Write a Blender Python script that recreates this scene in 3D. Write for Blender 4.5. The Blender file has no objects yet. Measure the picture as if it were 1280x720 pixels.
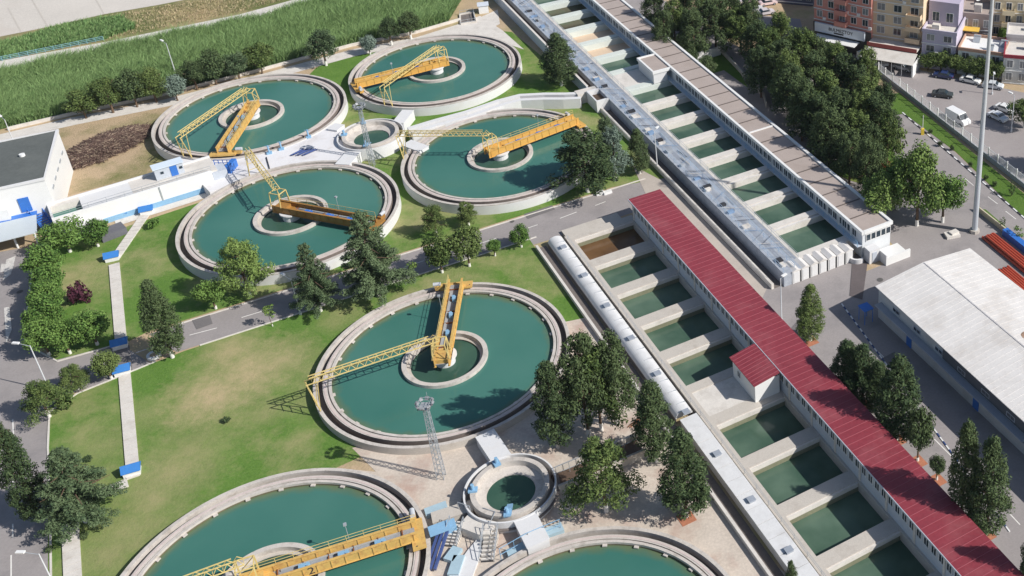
import bpy, math, random
import numpy as np
from mathutils import Vector, Matrix
R = math.radians
rnd = random.Random(7)
sc = bpy.context.scene
COL = sc.collection

# ------------------------------------------------------------------ camera, sky, sun, exposure
FPX, PITCH, CH, CX, CY = 1418.0, R(29.23), 109.48, 1032.0, 151.0      # calibrated from the tank rims
cam_d = bpy.data.cameras.new('camera'); cam = bpy.data.objects.new('camera', cam_d); COL.objects.link(cam)
cam.location = (0, 0, CH); cam.rotation_euler = (math.pi/2 - PITCH, 0, 0)
cam_d.sensor_width = 36; cam_d.sensor_fit = 'HORIZONTAL'; cam_d.lens = 36*FPX/1280
cam_d.shift_x = -(CX-640)/1280; cam_d.shift_y = (CY-360)/1280
cam_d.clip_start = 1; cam_d.clip_end = 20000
sc.camera = cam
SUN_EL, SUN_AZ = R(38.5), R(-15.5)
w = bpy.data.worlds.new('World'); sc.world = w; w.use_nodes = True
nt = w.node_tree; bg = nt.nodes['Background']; sky = nt.nodes.new('ShaderNodeTexSky')
sky.sky_type = 'NISHITA'; sky.sun_disc = False; sky.sun_elevation = SUN_EL; sky.sun_rotation = R(90) - SUN_AZ
nt.links.new(sky.outputs[0], bg.inputs[0]); bg.inputs[1].default_value = 0.092
sd = bpy.data.lights.new('sun', 'SUN'); sd.energy = 4.9; sd.angle = R(0.53); sd.color = (1, .96, .90)
sun = bpy.data.objects.new('sun', sd); COL.objects.link(sun)
sv = Vector((math.cos(SUN_EL)*math.cos(SUN_AZ), math.cos(SUN_EL)*math.sin(SUN_AZ), math.sin(SUN_EL)))
sun.rotation_euler = (-sv).to_track_quat('-Z', 'Y').to_euler(); sun.location = (60, 60, 150)
sc.view_settings.view_transform = 'Standard'; sc.view_settings.look = 'None'
sc.view_settings.exposure = 0.1; sc.view_settings.gamma = 1
sc.render.engine = 'CYCLES'

# ------------------------------------------------------------------ site survey helpers
def P(px, py, z=0):
    """ground position (x, y) of a photographed point known to lie at height z"""
    x = px-CX; y = -(py-CY); c, s = math.cos(PITCH), math.sin(PITCH)
    d = (x, y*s+FPX*c, y*c-FPX*s); t = (z-CH)/d[2]
    return (d[0]*t, d[1]*t)
def proj_y(X, Y, Z):
    c, s = math.cos(PITCH), math.sin(PITCH); v = (X, Y, Z-CH)
    return CY-(v[1]*s+v[2]*c)*FPX/(v[1]*c-v[2]*s)
def htop(bx, by, ty):
    x, y = P(bx, by); lo, hi = 0, 80
    for _ in range(40):
        m = (lo+hi)/2
        if proj_y(x, y, m) > ty: lo = m
        else: hi = m
    return lo
AX = R(-57.5)                                   # the plant's own axes: u runs down the filter rows, v across them
def uv2w(u, v, a=AX): return (u*math.cos(a)-v*math.sin(a), u*math.sin(a)+v*math.cos(a))
def w2f(x, y, a=AX): return (x*math.cos(a)+y*math.sin(a), -x*math.sin(a)+y*math.cos(a))

# ------------------------------------------------------------------ materials
MATS = {}
def mat(name, col, rough=.85, var=.12, scale=.35, fine=4.0, bump=0.0, stain=None, stain_amt=.5, stain_scale=.12, metal=0.0, spec=.5):
    if name in MATS: return MATS[name]
    m = bpy.data.materials.new(name); m.use_nodes = True; n = m.node_tree; b = n.nodes['Principled BSDF']
    geo = n.nodes.new('ShaderNodeNewGeometry')
    def noise(s, det=6, ro=.6):
        t = n.nodes.new('ShaderNodeTexNoise'); t.inputs['Scale'].default_value = s; t.inputs['Detail'].default_value = det
        t.inputs['Roughness'].default_value = ro; n.links.new(geo.outputs['Position'], t.inputs['Vector']); return t
    a = noise(scale); f = noise(fine, 4)
    mx = n.nodes.new('ShaderNodeMath'); mx.operation = 'ADD'; n.links.new(a.outputs[0], mx.inputs[0]); n.links.new(f.outputs[0], mx.inputs[1])
    rp = n.nodes.new('ShaderNodeMapRange'); rp.inputs[1].default_value = .65; rp.inputs[2].default_value = 1.35
    rp.inputs[3].default_value = 1-var; rp.inputs[4].default_value = 1+var; n.links.new(mx.outputs[0], rp.inputs[0])
    vm = n.nodes.new('ShaderNodeVectorMath'); vm.operation = 'SCALE'; vm.inputs[0].default_value = col[:3]
    n.links.new(rp.outputs[0], vm.inputs['Scale']); out = vm.outputs[0]
    if stain:
        s = noise(stain_scale, 8, .65); sr = n.nodes.new('ShaderNodeMapRange'); sr.inputs[1].default_value = .5; sr.inputs[2].default_value = .68
        sr.inputs[3].default_value = 0; sr.inputs[4].default_value = stain_amt; n.links.new(s.outputs[0], sr.inputs[0])
        mi = n.nodes.new('ShaderNodeMix'); mi.data_type = 'RGBA'; n.links.new(sr.outputs[0], mi.inputs[0])
        n.links.new(out, mi.inputs[6]); mi.inputs[7].default_value = (*stain, 1); out = mi.outputs[2]
    n.links.new(out, b.inputs['Base Color']); b.inputs['Roughness'].default_value = rough; b.inputs['Metallic'].default_value = metal
    b.inputs['Specular IOR Level'].default_value = spec
    if bump:
        bp = n.nodes.new('ShaderNodeBump'); bp.inputs['Strength'].default_value = bump; bp.inputs['Distance'].default_value = .15
        n.links.new(f.outputs[0], bp.inputs['Height']); n.links.new(bp.outputs[0], b.inputs['Normal'])
    m['out'] = 1; MATS[name] = m; return m
CONC = mat('concrete', (.50, .46, .41), .9, .14, .5, 6, stain=(.30, .26, .22), stain_amt=.45, stain_scale=.5)
CONCL = mat('pale_concrete', (.62, .585, .54), .9, .12, .5, 6, stain=(.42, .38, .33), stain_amt=.45, stain_scale=.6)
RIM = mat('rim_concrete', (.52, .48, .44), .92, .16, .5, 6, stain=(.27, .235, .20), stain_amt=.55, stain_scale=.9)
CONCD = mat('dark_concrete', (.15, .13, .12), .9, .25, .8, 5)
PINKC = mat('pink_concrete', (.55, .46, .43), .9, .13, .8, 7)
WHITE = mat('white_paint', (.66, .66, .665), .7, .06, .5, 4, stain=(.55, .52, .48), stain_amt=.35, stain_scale=.5)
WHITEB = mat('clean_white', (.74, .74, .73), .6, .04)
BLUE = mat('blue_paint', (.035, .16, .52), .5, .15)
LBLUE = mat('light_blue_paint', (.22, .40, .58), .6, .12)
PALEB = mat('pale_blue_paint', (.48, .52, .58), .7, .08, stain=(.38, .42, .48), stain_amt=.5, stain_scale=.9)
MINT = mat('mint_paint', (.58, .62, .58), .75, .08)
YEL = mat('yellow_paint', (.60, .39, .12), .5, .14, .8, 3, stain=(.40, .20, .07), stain_amt=.75, stain_scale=1.6)
YELP = mat('pale_yellow_paint', (.64, .50, .20), .5, .14, .8, 3)
RUST = mat('rust', (.22, .08, .03), .9, .3, 1.5, 5)
STEEL = mat('galvanised_steel', (.42, .45, .48), .5, .1, metal=.3)
DARK = mat('dark_metal', (.04, .04, .045), .5, .2)
GLASS = mat('window_glass', (.03, .045, .06), .12, .25, .8, 2, spec=.8)
CURT = mat('curtained_glass', (.22, .23, .24), .2, .3, .8, 2, spec=.8)
ASPH = mat('asphalt', (.295, .27, .265), .95, .12, .12, 3, stain=(.21, .195, .195), stain_amt=.7, stain_scale=.16)
ASPHD = mat('street_asphalt', (.30, .27, .265), .95, .1, .1, 3, stain=(.36, .33, .32), stain_amt=.6, stain_scale=.08)
DIRT = mat('dry_earth', (.44, .33, .21), 1, .2, .25, 3, bump=.4, stain=(.27, .27, .10), stain_amt=.8, stain_scale=.10)
PLAZA = mat('plaza_concrete', (.54, .47, .40), .95, .2, .22, 3, stain=(.40, .27, .22), stain_amt=.75, stain_scale=.2)
MARK = mat('road_paint', (.72, .70, .66), .8, .12, 1.5, 8)
REDR = mat('red_metal_roof', (.235, .036, .05), .5, .16, .25, 2.5, stain=(.33, .11, .12), stain_amt=.55, stain_scale=.18)  # paler blotches mix weathering with roof sheen put into the colour
REDRL = mat('red_roof_rib', (.33, .09, .11), .45, .07)
TANROOF = mat('tan_roof', (.38, .32, .29), .95, .14, .5, 6, stain=(.27, .22, .19), stain_amt=.5, stain_scale=.25)
GREYROOF = mat('grey_roof', (.10, .11, .105), .9, .18, .15, 2, stain=(.14, .15, .14), stain_amt=.6, stain_scale=.12)
WROOF = mat('white_sheet_roof', (.68, .655, .63), .6, .10, .3, 4, stain=(.50, .46, .42), stain_amt=.55, stain_scale=.22)
SAND = mat('filter_sand', (.62, .48, .35), 1, .12, .3, 2)
BROWN = mat('brown_sludge', (.10, .065, .045), .7, .25, .8, 3)
RUBBER = mat('tyre_rubber', (.02, .02, .02), .9, .1)
BARK = mat('bark', (.13, .085, .055), 1, .3, 2, 8)
LIME = mat('whitewash', (.70, .68, .64), .9, .08)
BRICK = mat('brick_soil', (.40, .16, .09), 1, .2, 1, 5)

def water_mat(name, col, col2, sc_=.06, rough=.12):
    m = bpy.data.materials.new(name); m.use_nodes = True; n = m.node_tree; b = n.nodes['Principled BSDF']
    g = n.nodes.new('ShaderNodeNewGeometry'); t = n.nodes.new('ShaderNodeTexNoise'); t.inputs['Scale'].default_value = sc_; t.inputs['Detail'].default_value = 4
    n.links.new(g.outputs['Position'], t.inputs['Vector']); mi = n.nodes.new('ShaderNodeMix'); mi.data_type = 'RGBA'
    mr = n.nodes.new('ShaderNodeMapRange'); mr.inputs[1].default_value = .35; mr.inputs[2].default_value = .68; n.links.new(t.outputs[0], mr.inputs[0])
    n.links.new(mr.outputs[0], mi.inputs[0]); mi.inputs[6].default_value = (*col, 1); mi.inputs[7].default_value = (*col2, 1)
    n.links.new(mi.outputs[2], b.inputs['Base Color']); b.inputs['Roughness'].default_value = rough; b.inputs['IOR'].default_value = 1.33
    t2 = n.nodes.new('ShaderNodeTexNoise'); t2.inputs['Scale'].default_value = 1.2; t2.inputs['Detail'].default_value = 3; n.links.new(g.outputs['Position'], t2.inputs['Vector'])
    bp = n.nodes.new('ShaderNodeBump'); bp.inputs['Strength'].default_value = .12; bp.inputs['Distance'].default_value = .05
    n.links.new(t2.outputs[0], bp.inputs['Height']); n.links.new(bp.outputs[0], b.inputs['Normal']); return m
WATER = water_mat('tank_water', (.042, .150, .122), (.070, .190, .155), .05)
n_ = WATER.node_tree; b_ = n_.nodes['Principled BSDF']; src = b_.inputs['Base Color'].links[0].from_socket      # algae shows through the shallow water along the wall
tc = n_.nodes.new('ShaderNodeTexCoord'); sp = n_.nodes.new('ShaderNodeVectorMath'); sp.operation = 'MULTIPLY'; sp.inputs[1].default_value = (1, 1, 0); n_.links.new(tc.outputs['Object'], sp.inputs[0])
ln = n_.nodes.new('ShaderNodeVectorMath'); ln.operation = 'LENGTH'; n_.links.new(sp.outputs[0], ln.inputs[0]); nz = n_.nodes.new('ShaderNodeTexNoise'); nz.inputs['Scale'].default_value = .5; nz.inputs['Detail'].default_value = 5; n_.links.new(tc.outputs['Object'], nz.inputs['Vector'])
ma = n_.nodes.new('ShaderNodeMath'); ma.operation = 'MULTIPLY_ADD'; n_.links.new(nz.outputs[0], ma.inputs[0]); ma.inputs[1].default_value = 1.6; n_.links.new(ln.outputs['Value'], ma.inputs[2])
mr = n_.nodes.new('ShaderNodeMapRange'); mr.inputs[1].default_value = 14.7; mr.inputs[2].default_value = 16.1; mr.inputs[4].default_value = .75; n_.links.new(ma.outputs[0], mr.inputs[0])
mx = n_.nodes.new('ShaderNodeMix'); mx.data_type = 'RGBA'; n_.links.new(mr.outputs[0], mx.inputs[0]); n_.links.new(src, mx.inputs[6]); mx.inputs[7].default_value = (.15, .15, .06, 1); n_.links.new(mx.outputs[2], b_.inputs['Base Color'])
WATERI = water_mat('well_water', (.035, .085, .062), (.055, .115, .08), .2)
WATERF = water_mat('filter_water', (.045, .090, .062), (.105, .165, .120), .16)
WATERB = water_mat('brown_filter_water', (.09, .05, .025), (.17, .095, .045), .2)
WATERM = water_mat('murky_filter_water', (.08, .07, .035), (.07, .11, .06), .2)

def grass_mat(name, g1, g2, dry, patches, dry_lo=.60, dry_hi=.78, bump=.5):
    m = bpy.data.materials.new(name); m.use_nodes = True; n = m.node_tree; b = n.nodes['Principled BSDF']; L = n.links
    g = n.nodes.new('ShaderNodeNewGeometry')
    def noise(s, det=5, ro=.6):
        t = n.nodes.new('ShaderNodeTexNoise'); t.inputs['Scale'].default_value = s; t.inputs['Detail'].default_value = det; t.inputs['Roughness'].default_value = ro
        L.new(g.outputs['Position'], t.inputs['Vector']); return t
    a = noise(.22, 8, .7); f = noise(2.5, 6, .7); d = noise(.045, 8, .7)
    ad = n.nodes.new('ShaderNodeMath'); ad.operation = 'ADD'; L.new(a.outputs[0], ad.inputs[0]); L.new(f.outputs[0], ad.inputs[1])
    mr = n.nodes.new('ShaderNodeMapRange'); mr.inputs[1].default_value = .7; mr.inputs[2].default_value = 1.3; L.new(ad.outputs[0], mr.inputs[0])
    mi = n.nodes.new('ShaderNodeMix'); mi.data_type = 'RGBA'; L.new(mr.outputs[0], mi.inputs[0]); mi.inputs[6].default_value = (*g1, 1); mi.inputs[7].default_value = (*g2, 1)
    dr = n.nodes.new('ShaderNodeMapRange'); dr.inputs[1].default_value = dry_lo; dr.inputs[2].default_value = dry_hi; L.new(d.outputs[0], dr.inputs[0]); tot = dr.outputs[0]
    for (x, y, r, amt) in patches:
        dn = n.nodes.new('ShaderNodeVectorMath'); dn.operation = 'DISTANCE'; L.new(g.outputs['Position'], dn.inputs[0]); dn.inputs[1].default_value = (x, y, 0)
        nn = noise(.5, 8, .75); ml = n.nodes.new('ShaderNodeMath'); ml.operation = 'MULTIPLY_ADD'; L.new(nn.outputs[0], ml.inputs[0]); ml.inputs[1].default_value = r*2.2; L.new(dn.outputs['Value'], ml.inputs[2])
        pr = n.nodes.new('ShaderNodeMapRange'); pr.inputs[1].default_value = r*1.1; pr.inputs[2].default_value = r*2.5; pr.inputs[3].default_value = amt; pr.inputs[4].default_value = 0
        L.new(ml.outputs[0], pr.inputs[0]); mm = n.nodes.new('ShaderNodeMath'); mm.operation = 'MAXIMUM'; L.new(tot, mm.inputs[0]); L.new(pr.outputs[0], mm.inputs[1]); tot = mm.outputs[0]
    m2 = n.nodes.new('ShaderNodeMix'); m2.data_type = 'RGBA'; L.new(tot, m2.inputs[0]); L.new(mi.outputs[2], m2.inputs[6]); m2.inputs[7].default_value = (*dry, 1)
    L.new(m2.outputs[2], b.inputs['Base Color']); b.inputs['Roughness'].default_value = 1; b.inputs['Specular IOR Level'].default_value = .1
    bp = n.nodes.new('ShaderNodeBump'); bp.inputs['Strength'].default_value = bump; bp.inputs['Distance'].default_value = .2
    L.new(f.outputs[0], bp.inputs['Height']); L.new(bp.outputs[0], b.inputs['Normal']); return m
_p = [(*P(265, 495), 6.5, 1.0), (*P(310, 465), 7.0, .95), (*P(350, 450), 5.0, .75), (*P(290, 440), 5.0, .8), (*P(380, 500), 4.0, .35), (*P(180, 520), 4, .35), (*P(120, 560), 5, .35), (*P(560, 345), 4, .4), (*P(250, 670), 5, .3), (*P(215, 590), 6, .6), (*P(240, 565), 5, .5), (*P(190, 610), 5, .5), (*P(165, 665), 7, .5), (*P(330, 515), 3, .5), (*P(190, 625), 4, .6), (*P(345, 445), 4, .35), (*P(690, 335), 3.5, .5), (*P(140, 690), 6, .5),
      (*P(420, 400), 3, .4), (*P(262, 395), 2, .3), (*P(100, 610), 5, .4), (*P(585, 350), 3.5, .3)]
GRASS = grass_mat('lawn_grass', (.078, .165, .030), (.140, .240, .052), (.43, .35, .20), _p, .48, .74)
GRASS2 = grass_mat('bright_grass', (.065, .135, .025), (.115, .19, .04), (.25, .25, .08), [])
SCRUB = grass_mat('scrub', (.10, .14, .045), (.19, .20, .08), (.40, .31, .18), [], .42, .6, 1.0)

def leaf_mat(name, c1, c2, c3):
    m = bpy.data.materials.new(name); m.use_nodes = True; n = m.node_tree; b = n.nodes['Principled BSDF']; L = n.links
    g = n.nodes.new('ShaderNodeNewGeometry'); t = n.nodes.new('ShaderNodeTexNoise'); t.inputs['Scale'].default_value = .9; t.inputs['Detail'].default_value = 3
    L.new(g.outputs['Position'], t.inputs['Vector']); oi = n.nodes.new('ShaderNodeObjectInfo')
    ad = n.nodes.new('ShaderNodeMath'); ad.operation = 'MULTIPLY_ADD'; L.new(g.outputs['Random Per Island'], ad.inputs[0]); ad.inputs[1].default_value = .5; L.new(t.outputs[0], ad.inputs[2])
    a2 = n.nodes.new('ShaderNodeMath'); a2.operation = 'MULTIPLY_ADD'; L.new(oi.outputs['Random'], a2.inputs[0]); a2.inputs[1].default_value = .38; L.new(ad.outputs[0], a2.inputs[2])
    cr = n.nodes.new('ShaderNodeValToRGB'); cr.color_ramp.elements[0].position = .4; cr.color_ramp.elements[0].color = (*c1, 1)
    cr.color_ramp.elements[1].position = 1.15 if False else 1.0; cr.color_ramp.elements[1].color = (*c3, 1); e = cr.color_ramp.elements.new(.76); e.color = (*c2, 1)
    L.new(a2.outputs[0], cr.inputs[0]); L.new(cr.outputs[0], b.inputs['Base Color']); b.inputs['Roughness'].default_value = .75; b.inputs['Specular IOR Level'].default_value = .25
    return m
LEAF = dict(
    ficus=leaf_mat('round_tree_leaves', (.035, .085, .014), (.07, .145, .028), (.13, .22, .05)),
    pine=leaf_mat('pine_needles', (.032, .060, .016), (.065, .105, .028), (.125, .17, .05)),
    cypress=leaf_mat('cypress_leaves', (.020, .040, .016), (.042, .072, .028), (.080, .115, .045)),
    cedar=leaf_mat('cedar_needles', (.028, .055, .024), (.055, .092, .042), (.11, .155, .075)),
    broad=leaf_mat('broadleaf_leaves', (.045, .095, .018), (.09, .155, .035), (.17, .245, .065)),
    bluish=leaf_mat('spruce_needles', (.07, .11, .08), (.13, .18, .14), (.20, .26, .21)),
    purple=leaf_mat('plum_leaves', (.03, .008, .015), (.06, .015, .03), (.10, .03, .05)),
    red=leaf_mat('red_flowers', (.25, .03, .03), (.45, .06, .05), (.10, .18, .04)))
REEDM = leaf_mat('reed_blades', (.060, .145, .042), (.115, .225, .072), (.21, .32, .12))

# ------------------------------------------------------------------ mesh builder
FR = {}
class MB:
    def __init__(s): s.v = []; s.f = []; s.m = []; s.cur = 0
    def add(s, vs, fs):
        o = len(s.v); s.v += [tuple(map(float, q)) for q in vs]; s.f += [tuple(i+o for i in q) for q in fs]; s.m += [s.cur]*len(fs); return s
    def box(s, x0, x1, y0, y1, z0, z1):
        return s.add([(x0,y0,z0),(x1,y0,z0),(x1,y1,z0),(x0,y1,z0),(x0,y0,z1),(x1,y0,z1),(x1,y1,z1),(x0,y1,z1)],
                     [(0,3,2,1),(4,5,6,7),(0,1,5,4),(1,2,6,5),(2,3,7,6),(3,0,4,7)])
    def ob(s, cx, cy, z0, z1, l, w_, a=0):
        c, n = math.cos(a), math.sin(a); q = [(cx+x*c-y*n, cy+x*n+y*c) for x, y in ((-l/2,-w_/2),(l/2,-w_/2),(l/2,w_/2),(-l/2,w_/2))]
        return s.prism(q, z0, z1)
    def prism(s, poly, z0, z1, top=None):
        n = len(poly); A = sum(poly[i][0]*poly[(i+1) % n][1]-poly[(i+1) % n][0]*poly[i][1] for i in range(n))
        if A < 0: poly = poly[::-1]; top = top[::-1] if top else None
        t = top or poly
        return s.add([(x, y, z0) for x, y in poly]+[(x, y, z1) for x, y in t],
                     [tuple(range(n))[::-1], tuple(range(n, 2*n))]+[(i, (i+1) % n, n+(i+1) % n, n+i) for i in range(n)])
    def sheet(s, poly, z):
        n = len(poly); A = sum(poly[i][0]*poly[(i+1) % n][1]-poly[(i+1) % n][0]*poly[i][1] for i in range(n))
        if A < 0: poly = poly[::-1]
        return s.add([(x, y, z) for x, y in poly], [tuple(range(n))])
    def quad(s, a, b, c, d): return s.add([a, b, c, d], [(0, 1, 2, 3)])
    def bar(s, a, b, w_=.1, h=None, n=4, r2=None):
        a = Vector(a); b = Vector(b); d = b-a
        if d.length < 1e-6: return s
        d.normalize(); up = Vector((0, 0, 1)) if abs(d.z) < .95 else Vector((1, 0, 0)); x = d.cross(up).normalized(); y = x.cross(d).normalized(); vs = []
        h = w_ if h is None else h; k = 1 if r2 is None else r2/w_
        for p, q in ((a, 1), (b, k)):
            for i in range(n):
                t = 2*math.pi*(i+.5)/n; f = 1/math.sqrt(2) if n == 4 else .5
                vs.append(p+x*(math.cos(t)*w_*f*q)+y*(math.sin(t)*h*f*q))
        return s.add(vs, [tuple(range(n))[::-1], tuple(range(n, 2*n))]+[(i, (i+1) % n, n+(i+1) % n, n+i) for i in range(n)])
    def lathe(s, prof, n=96, c=(0, 0), a0=0, a1=360, closed=True):
        full = abs(a1-a0) >= 359.9; k = n if full else n+1; vs = []; L = len(prof)
        for i in range(k):
            t = R(a0+(a1-a0)*i/n)
            for r, z in prof: vs.append((c[0]+r*math.cos(t), c[1]+r*math.sin(t), z))
        fs = []
        for i in range(n):
            j = (i+1) % k
            for q in range(L if closed else L-1):
                p = (q+1) % L; fs.append((i*L+q, j*L+q, j*L+p, i*L+p))
        if closed and not full: fs += [tuple(range(L)), tuple((k-1)*L+q for q in range(L))[::-1]]
        return s.add(vs, fs)
    def ring(s, r0, r1, z0, z1, n=96, c=(0, 0), a0=0, a1=360): return s.lathe([(r0, z0), (r1, z0), (r1, z1), (r0, z1)], n, c, a0, a1)
    def disc(s, r, z, n=96, c=(0, 0)): return s.add([(c[0]+r*math.cos(2*math.pi*i/n), c[1]+r*math.sin(2*math.pi*i/n), z) for i in range(n)], [tuple(range(n))])
    def cyl(s, x, y, z0, z1, r, n=12, r2=None):
        r2 = r if r2 is None else r2
        return s.add([(x+r*math.cos(2*math.pi*i/n), y+r*math.sin(2*math.pi*i/n), z0) for i in range(n)]+[(x+r2*math.cos(2*math.pi*i/n), y+r2*math.sin(2*math.pi*i/n), z1) for i in range(n)],
                     [tuple(range(n))[::-1], tuple(range(n, 2*n))]+[(i, (i+1) % n, n+(i+1) % n, n+i) for i in range(n)])
    def rail(s, pts, h=1.0, step=2.0, r=.05, rails=2, z=0):
        """posts and rails along a polyline of (x, y) or (x, y, z)"""
        for a, b in zip(pts[:-1], pts[1:]):
            a = Vector((a[0], a[1], a[2] if len(a) > 2 else z)); b = Vector((b[0], b[1], b[2] if len(b) > 2 else z)); n = max(1, int((b-a).length/step))
            for i in range(n+1):
                p = a.lerp(b, i/n); s.bar(p, p+Vector((0, 0, h)), r, n=4)
            for k in range(rails):
                zz = Vector((0, 0, h*(1-k/rails))); s.bar(a+zz, b+zz, r, n=4)
        return s
    def build(s, name, m, parent=None, label=None):
        return mkobj(name, s, m, parent, label)
def mkobj(name, mb, m, parent=None, label=None, base=None, frame=0.0):
    if parent is not None:
        r = parent
        while r.parent is not None: r = r.parent
        off, _ = FR[r.name]
    else: off = base if base is not None else (0, 0, 0)
    me = bpy.data.meshes.new(name); me.from_pydata([(x-off[0], y-off[1], z-off[2]) for x, y, z in mb.v], [], mb.f)
    for q in (m if isinstance(m, (list, tuple)) else [m]): me.materials.append(q)
    if any(mb.m): me.polygons.foreach_set('material_index', mb.m)
    me.update(); o = bpy.data.objects.new(name, me); COL.objects.link(o)
    if parent is not None: o.parent = parent
    else:
        x, y = uv2w(off[0], off[1], frame) if frame else (off[0], off[1]); o.location = (x, y, off[2]); o.rotation_euler = (0, 0, frame)
        FR[o.name] = (tuple(off), frame)
    if label: o['label'] = label
    return o
def smooth(o, ang=35):
    me = o.data; me.polygons.foreach_set('use_smooth', [True]*len(me.polygons))
    try: me.set_sharp_from_angle(angle=R(ang))
    except Exception: pass
    return o
def tag(o, label, cat, group=None):
    o['label'] = label; o['category'] = cat
    if group: o['group'] = group
    return o
def thing(name, label, cat, loc=(0, 0, 0), frame=0.0, group=None):
    """Empty at the thing's base; loc is given in the frame (world axes turned by `frame`)"""
    o = bpy.data.objects.new(name, None); COL.objects.link(o); o.empty_display_size = 1
    x, y = uv2w(loc[0], loc[1], frame) if frame else (loc[0], loc[1]); o.location = (x, y, loc[2]); o.rotation_euler = (0, 0, frame)
    FR[o.name] = (tuple(loc), frame); return tag(o, label, cat, group)
def single(name, mb, m, label, cat, base=(0, 0, 0), frame=0.0, group=None):
    return tag(mkobj(name, mb, m, None, None, base, frame), label, cat, group)
LVL = [0]
def struct(name, mb, m, base=(0, 0, 0), frame=0.0, kind='structure'):
    if name != 'ground' and len(mb.f) == 1: LVL[0] += 1; mb.v = [(x, y, z+LVL[0]*.0011) for x, y, z in mb.v]    # no two flat sheets share a level
    o = mkobj(name, mb, m, None, None, base, frame); o['kind'] = kind; return o
def dup(o, parent=None, loc=None, rotz=None, scale=None):
    c = o.copy(); COL.objects.link(c)
    if parent is not None: c.parent = parent
    if loc is not None: c.location = loc
    if rotz is not None: c.rotation_euler = (0, 0, rotz)
    if scale is not None: c.scale = scale
    for ch in list(o.children): dup(ch, c)
    FR[c.name] = FR.get(o.name, ((0, 0, 0), 0)); return c
def copyat(o, parent, dx, dy, dz=0):
    c = o.copy(); COL.objects.link(c); c.parent = parent; c.location = (o.location[0]+dx, o.location[1]+dy, o.location[2]+dz); return c
def pts(l, z=0): return [P(x, y, z) for x, y in l]
def arc(c, r, a0, a1, n=24): return [(c[0]+r*math.cos(R(a0+(a1-a0)*i/n)), c[1]+r*math.sin(R(a0+(a1-a0)*i/n))) for i in range(n+1)]
def uvp(l): return [uv2w(*q) for q in l]

TK = dict(A=(-112.8, 195.2, 1.9), B=(-82.4, 214.9, 1.9), C=(-90.6, 160.0, 1.9), D=(-60.1, 179.9, 1.9), E=(-54.2, 124.5, 1.2), F=(-62.9, 86.2, 1.2), G=(-25.0, 77.0, 1.2))

# ================================================================== THE GROUND
g = MB(); HU0, HU1, HV0, HV1 = -153.5, -50.1, 47.7, 58.5
for a in ((-6000, 6000, -6000, HV0), (-6000, 6000, HV1, 6000), (-6000, HU0, HV0, HV1), (HU1, 6000, HV0, HV1)): g.quad((a[0], a[2], 0), (a[1], a[2], 0), (a[1], a[3], 0), (a[0], a[3], 0))
struct('ground', g, DIRT, (0, 0, 0), AX)
# lawns
s = MB(); s.sheet(pts([(50, 300), (150, 286), (280, 243), (330, 150), (395, 85), (440, 62), (520, 48), (590, 36), (640, 40), (735, 118), (770, 150), (835, 222)]) + uvp([(-165, 60), (-165, 0), (-165, -14)]) + pts([(75, 470), (25, 380)]), .02)
struct('lawn', s, GRASS)
s = MB(); s.sheet(pts([(60, 510), (97, 492), (150, 470)])+uvp([(-157.3, -10), (-157.3, 0), (-157.3, 41.8), (-133, 41.8)])+pts([(722, 405), (706, 422), (560, 470), (475, 560), (405, 592), (300, 650), (240, 740), (60, 740), (60, 560)]), .02)
struct('lawn', s, GRASS)
s = MB(); s.sheet(pts([(70, 155), (200, 135), (330, 100), (250, 180), (200, 215), (60, 250)]), .023); struct('dry_lot', s, grass_mat('dry_lot', (.13, .15, .05), (.20, .20, .08), (.45, .34, .22), [(*P(180, 215), 4, -1.0)], .36, .52, 1.0))
# asphalt of the plant
s = MB(); s.sheet(uvp([(-164.3, -14), (-164.3, 66), (-188, 71), (-185, 75), (-120, 84), (-120, 92), (-180, 92), (-290, 92), (-290, 100), (-200, 107), (-166, 118), (-160, 120.2), (-141.7, 119.2), (-117.5, 115.3), (-90, 113), (-50, 113), (-50, 64), (-155.5, 64), (-155.5, 41.5), (-157.6, 20), (-157.6, -11)]), .012)
struct('plant_road', s, ASPH)
s = MB(); s.sheet(pts([(-400, 330), (0, 315), (55, 305), (40, 330), (30, 400), (38, 435), (70, 450), (150, 430), (190, 455), (140, 475), (90, 492), (60, 515), (60, 560), (64, 640), (64, 800), (-400, 800)]), .016)
struct('entrance_road', s, ASPH)
# plaza between the near tanks
s = MB(); s.sheet(pts([(440, 560), (470, 590), (420, 585), (400, 640), (500, 760), (1040, 760), (960, 700)])+uvp([(-92, 42), (-131, 42)])+pts([(690, 470), (660, 520)]), .026)
struct('plaza', s, PLAZA)
s = MB(); s.sheet(pts([(700, 404), (738, 396), (770, 440), (730, 480), (700, 460)]), .034); struct('plaza', s, PLAZA)
s = MB(); s.sheet(pts([(-60, 182), (0, 168), (90, 147), (200, 126), (330, 92), (440, 62), (520, 47), (600, 22), (622, 12), (625, 30), (600, 42), (522, 54), (445, 70), (340, 99), (210, 133), (95, 156), (0, 177), (-60, 190)]), .03)
struct('footpath', s, CONCL)
s = MB(); s.sheet(pts([(520, 50), (575, 30), (600, 20), (628, 38), (655, 62), (625, 52), (590, 42)]), .034); struct('footpath', s, CONCL)
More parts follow.
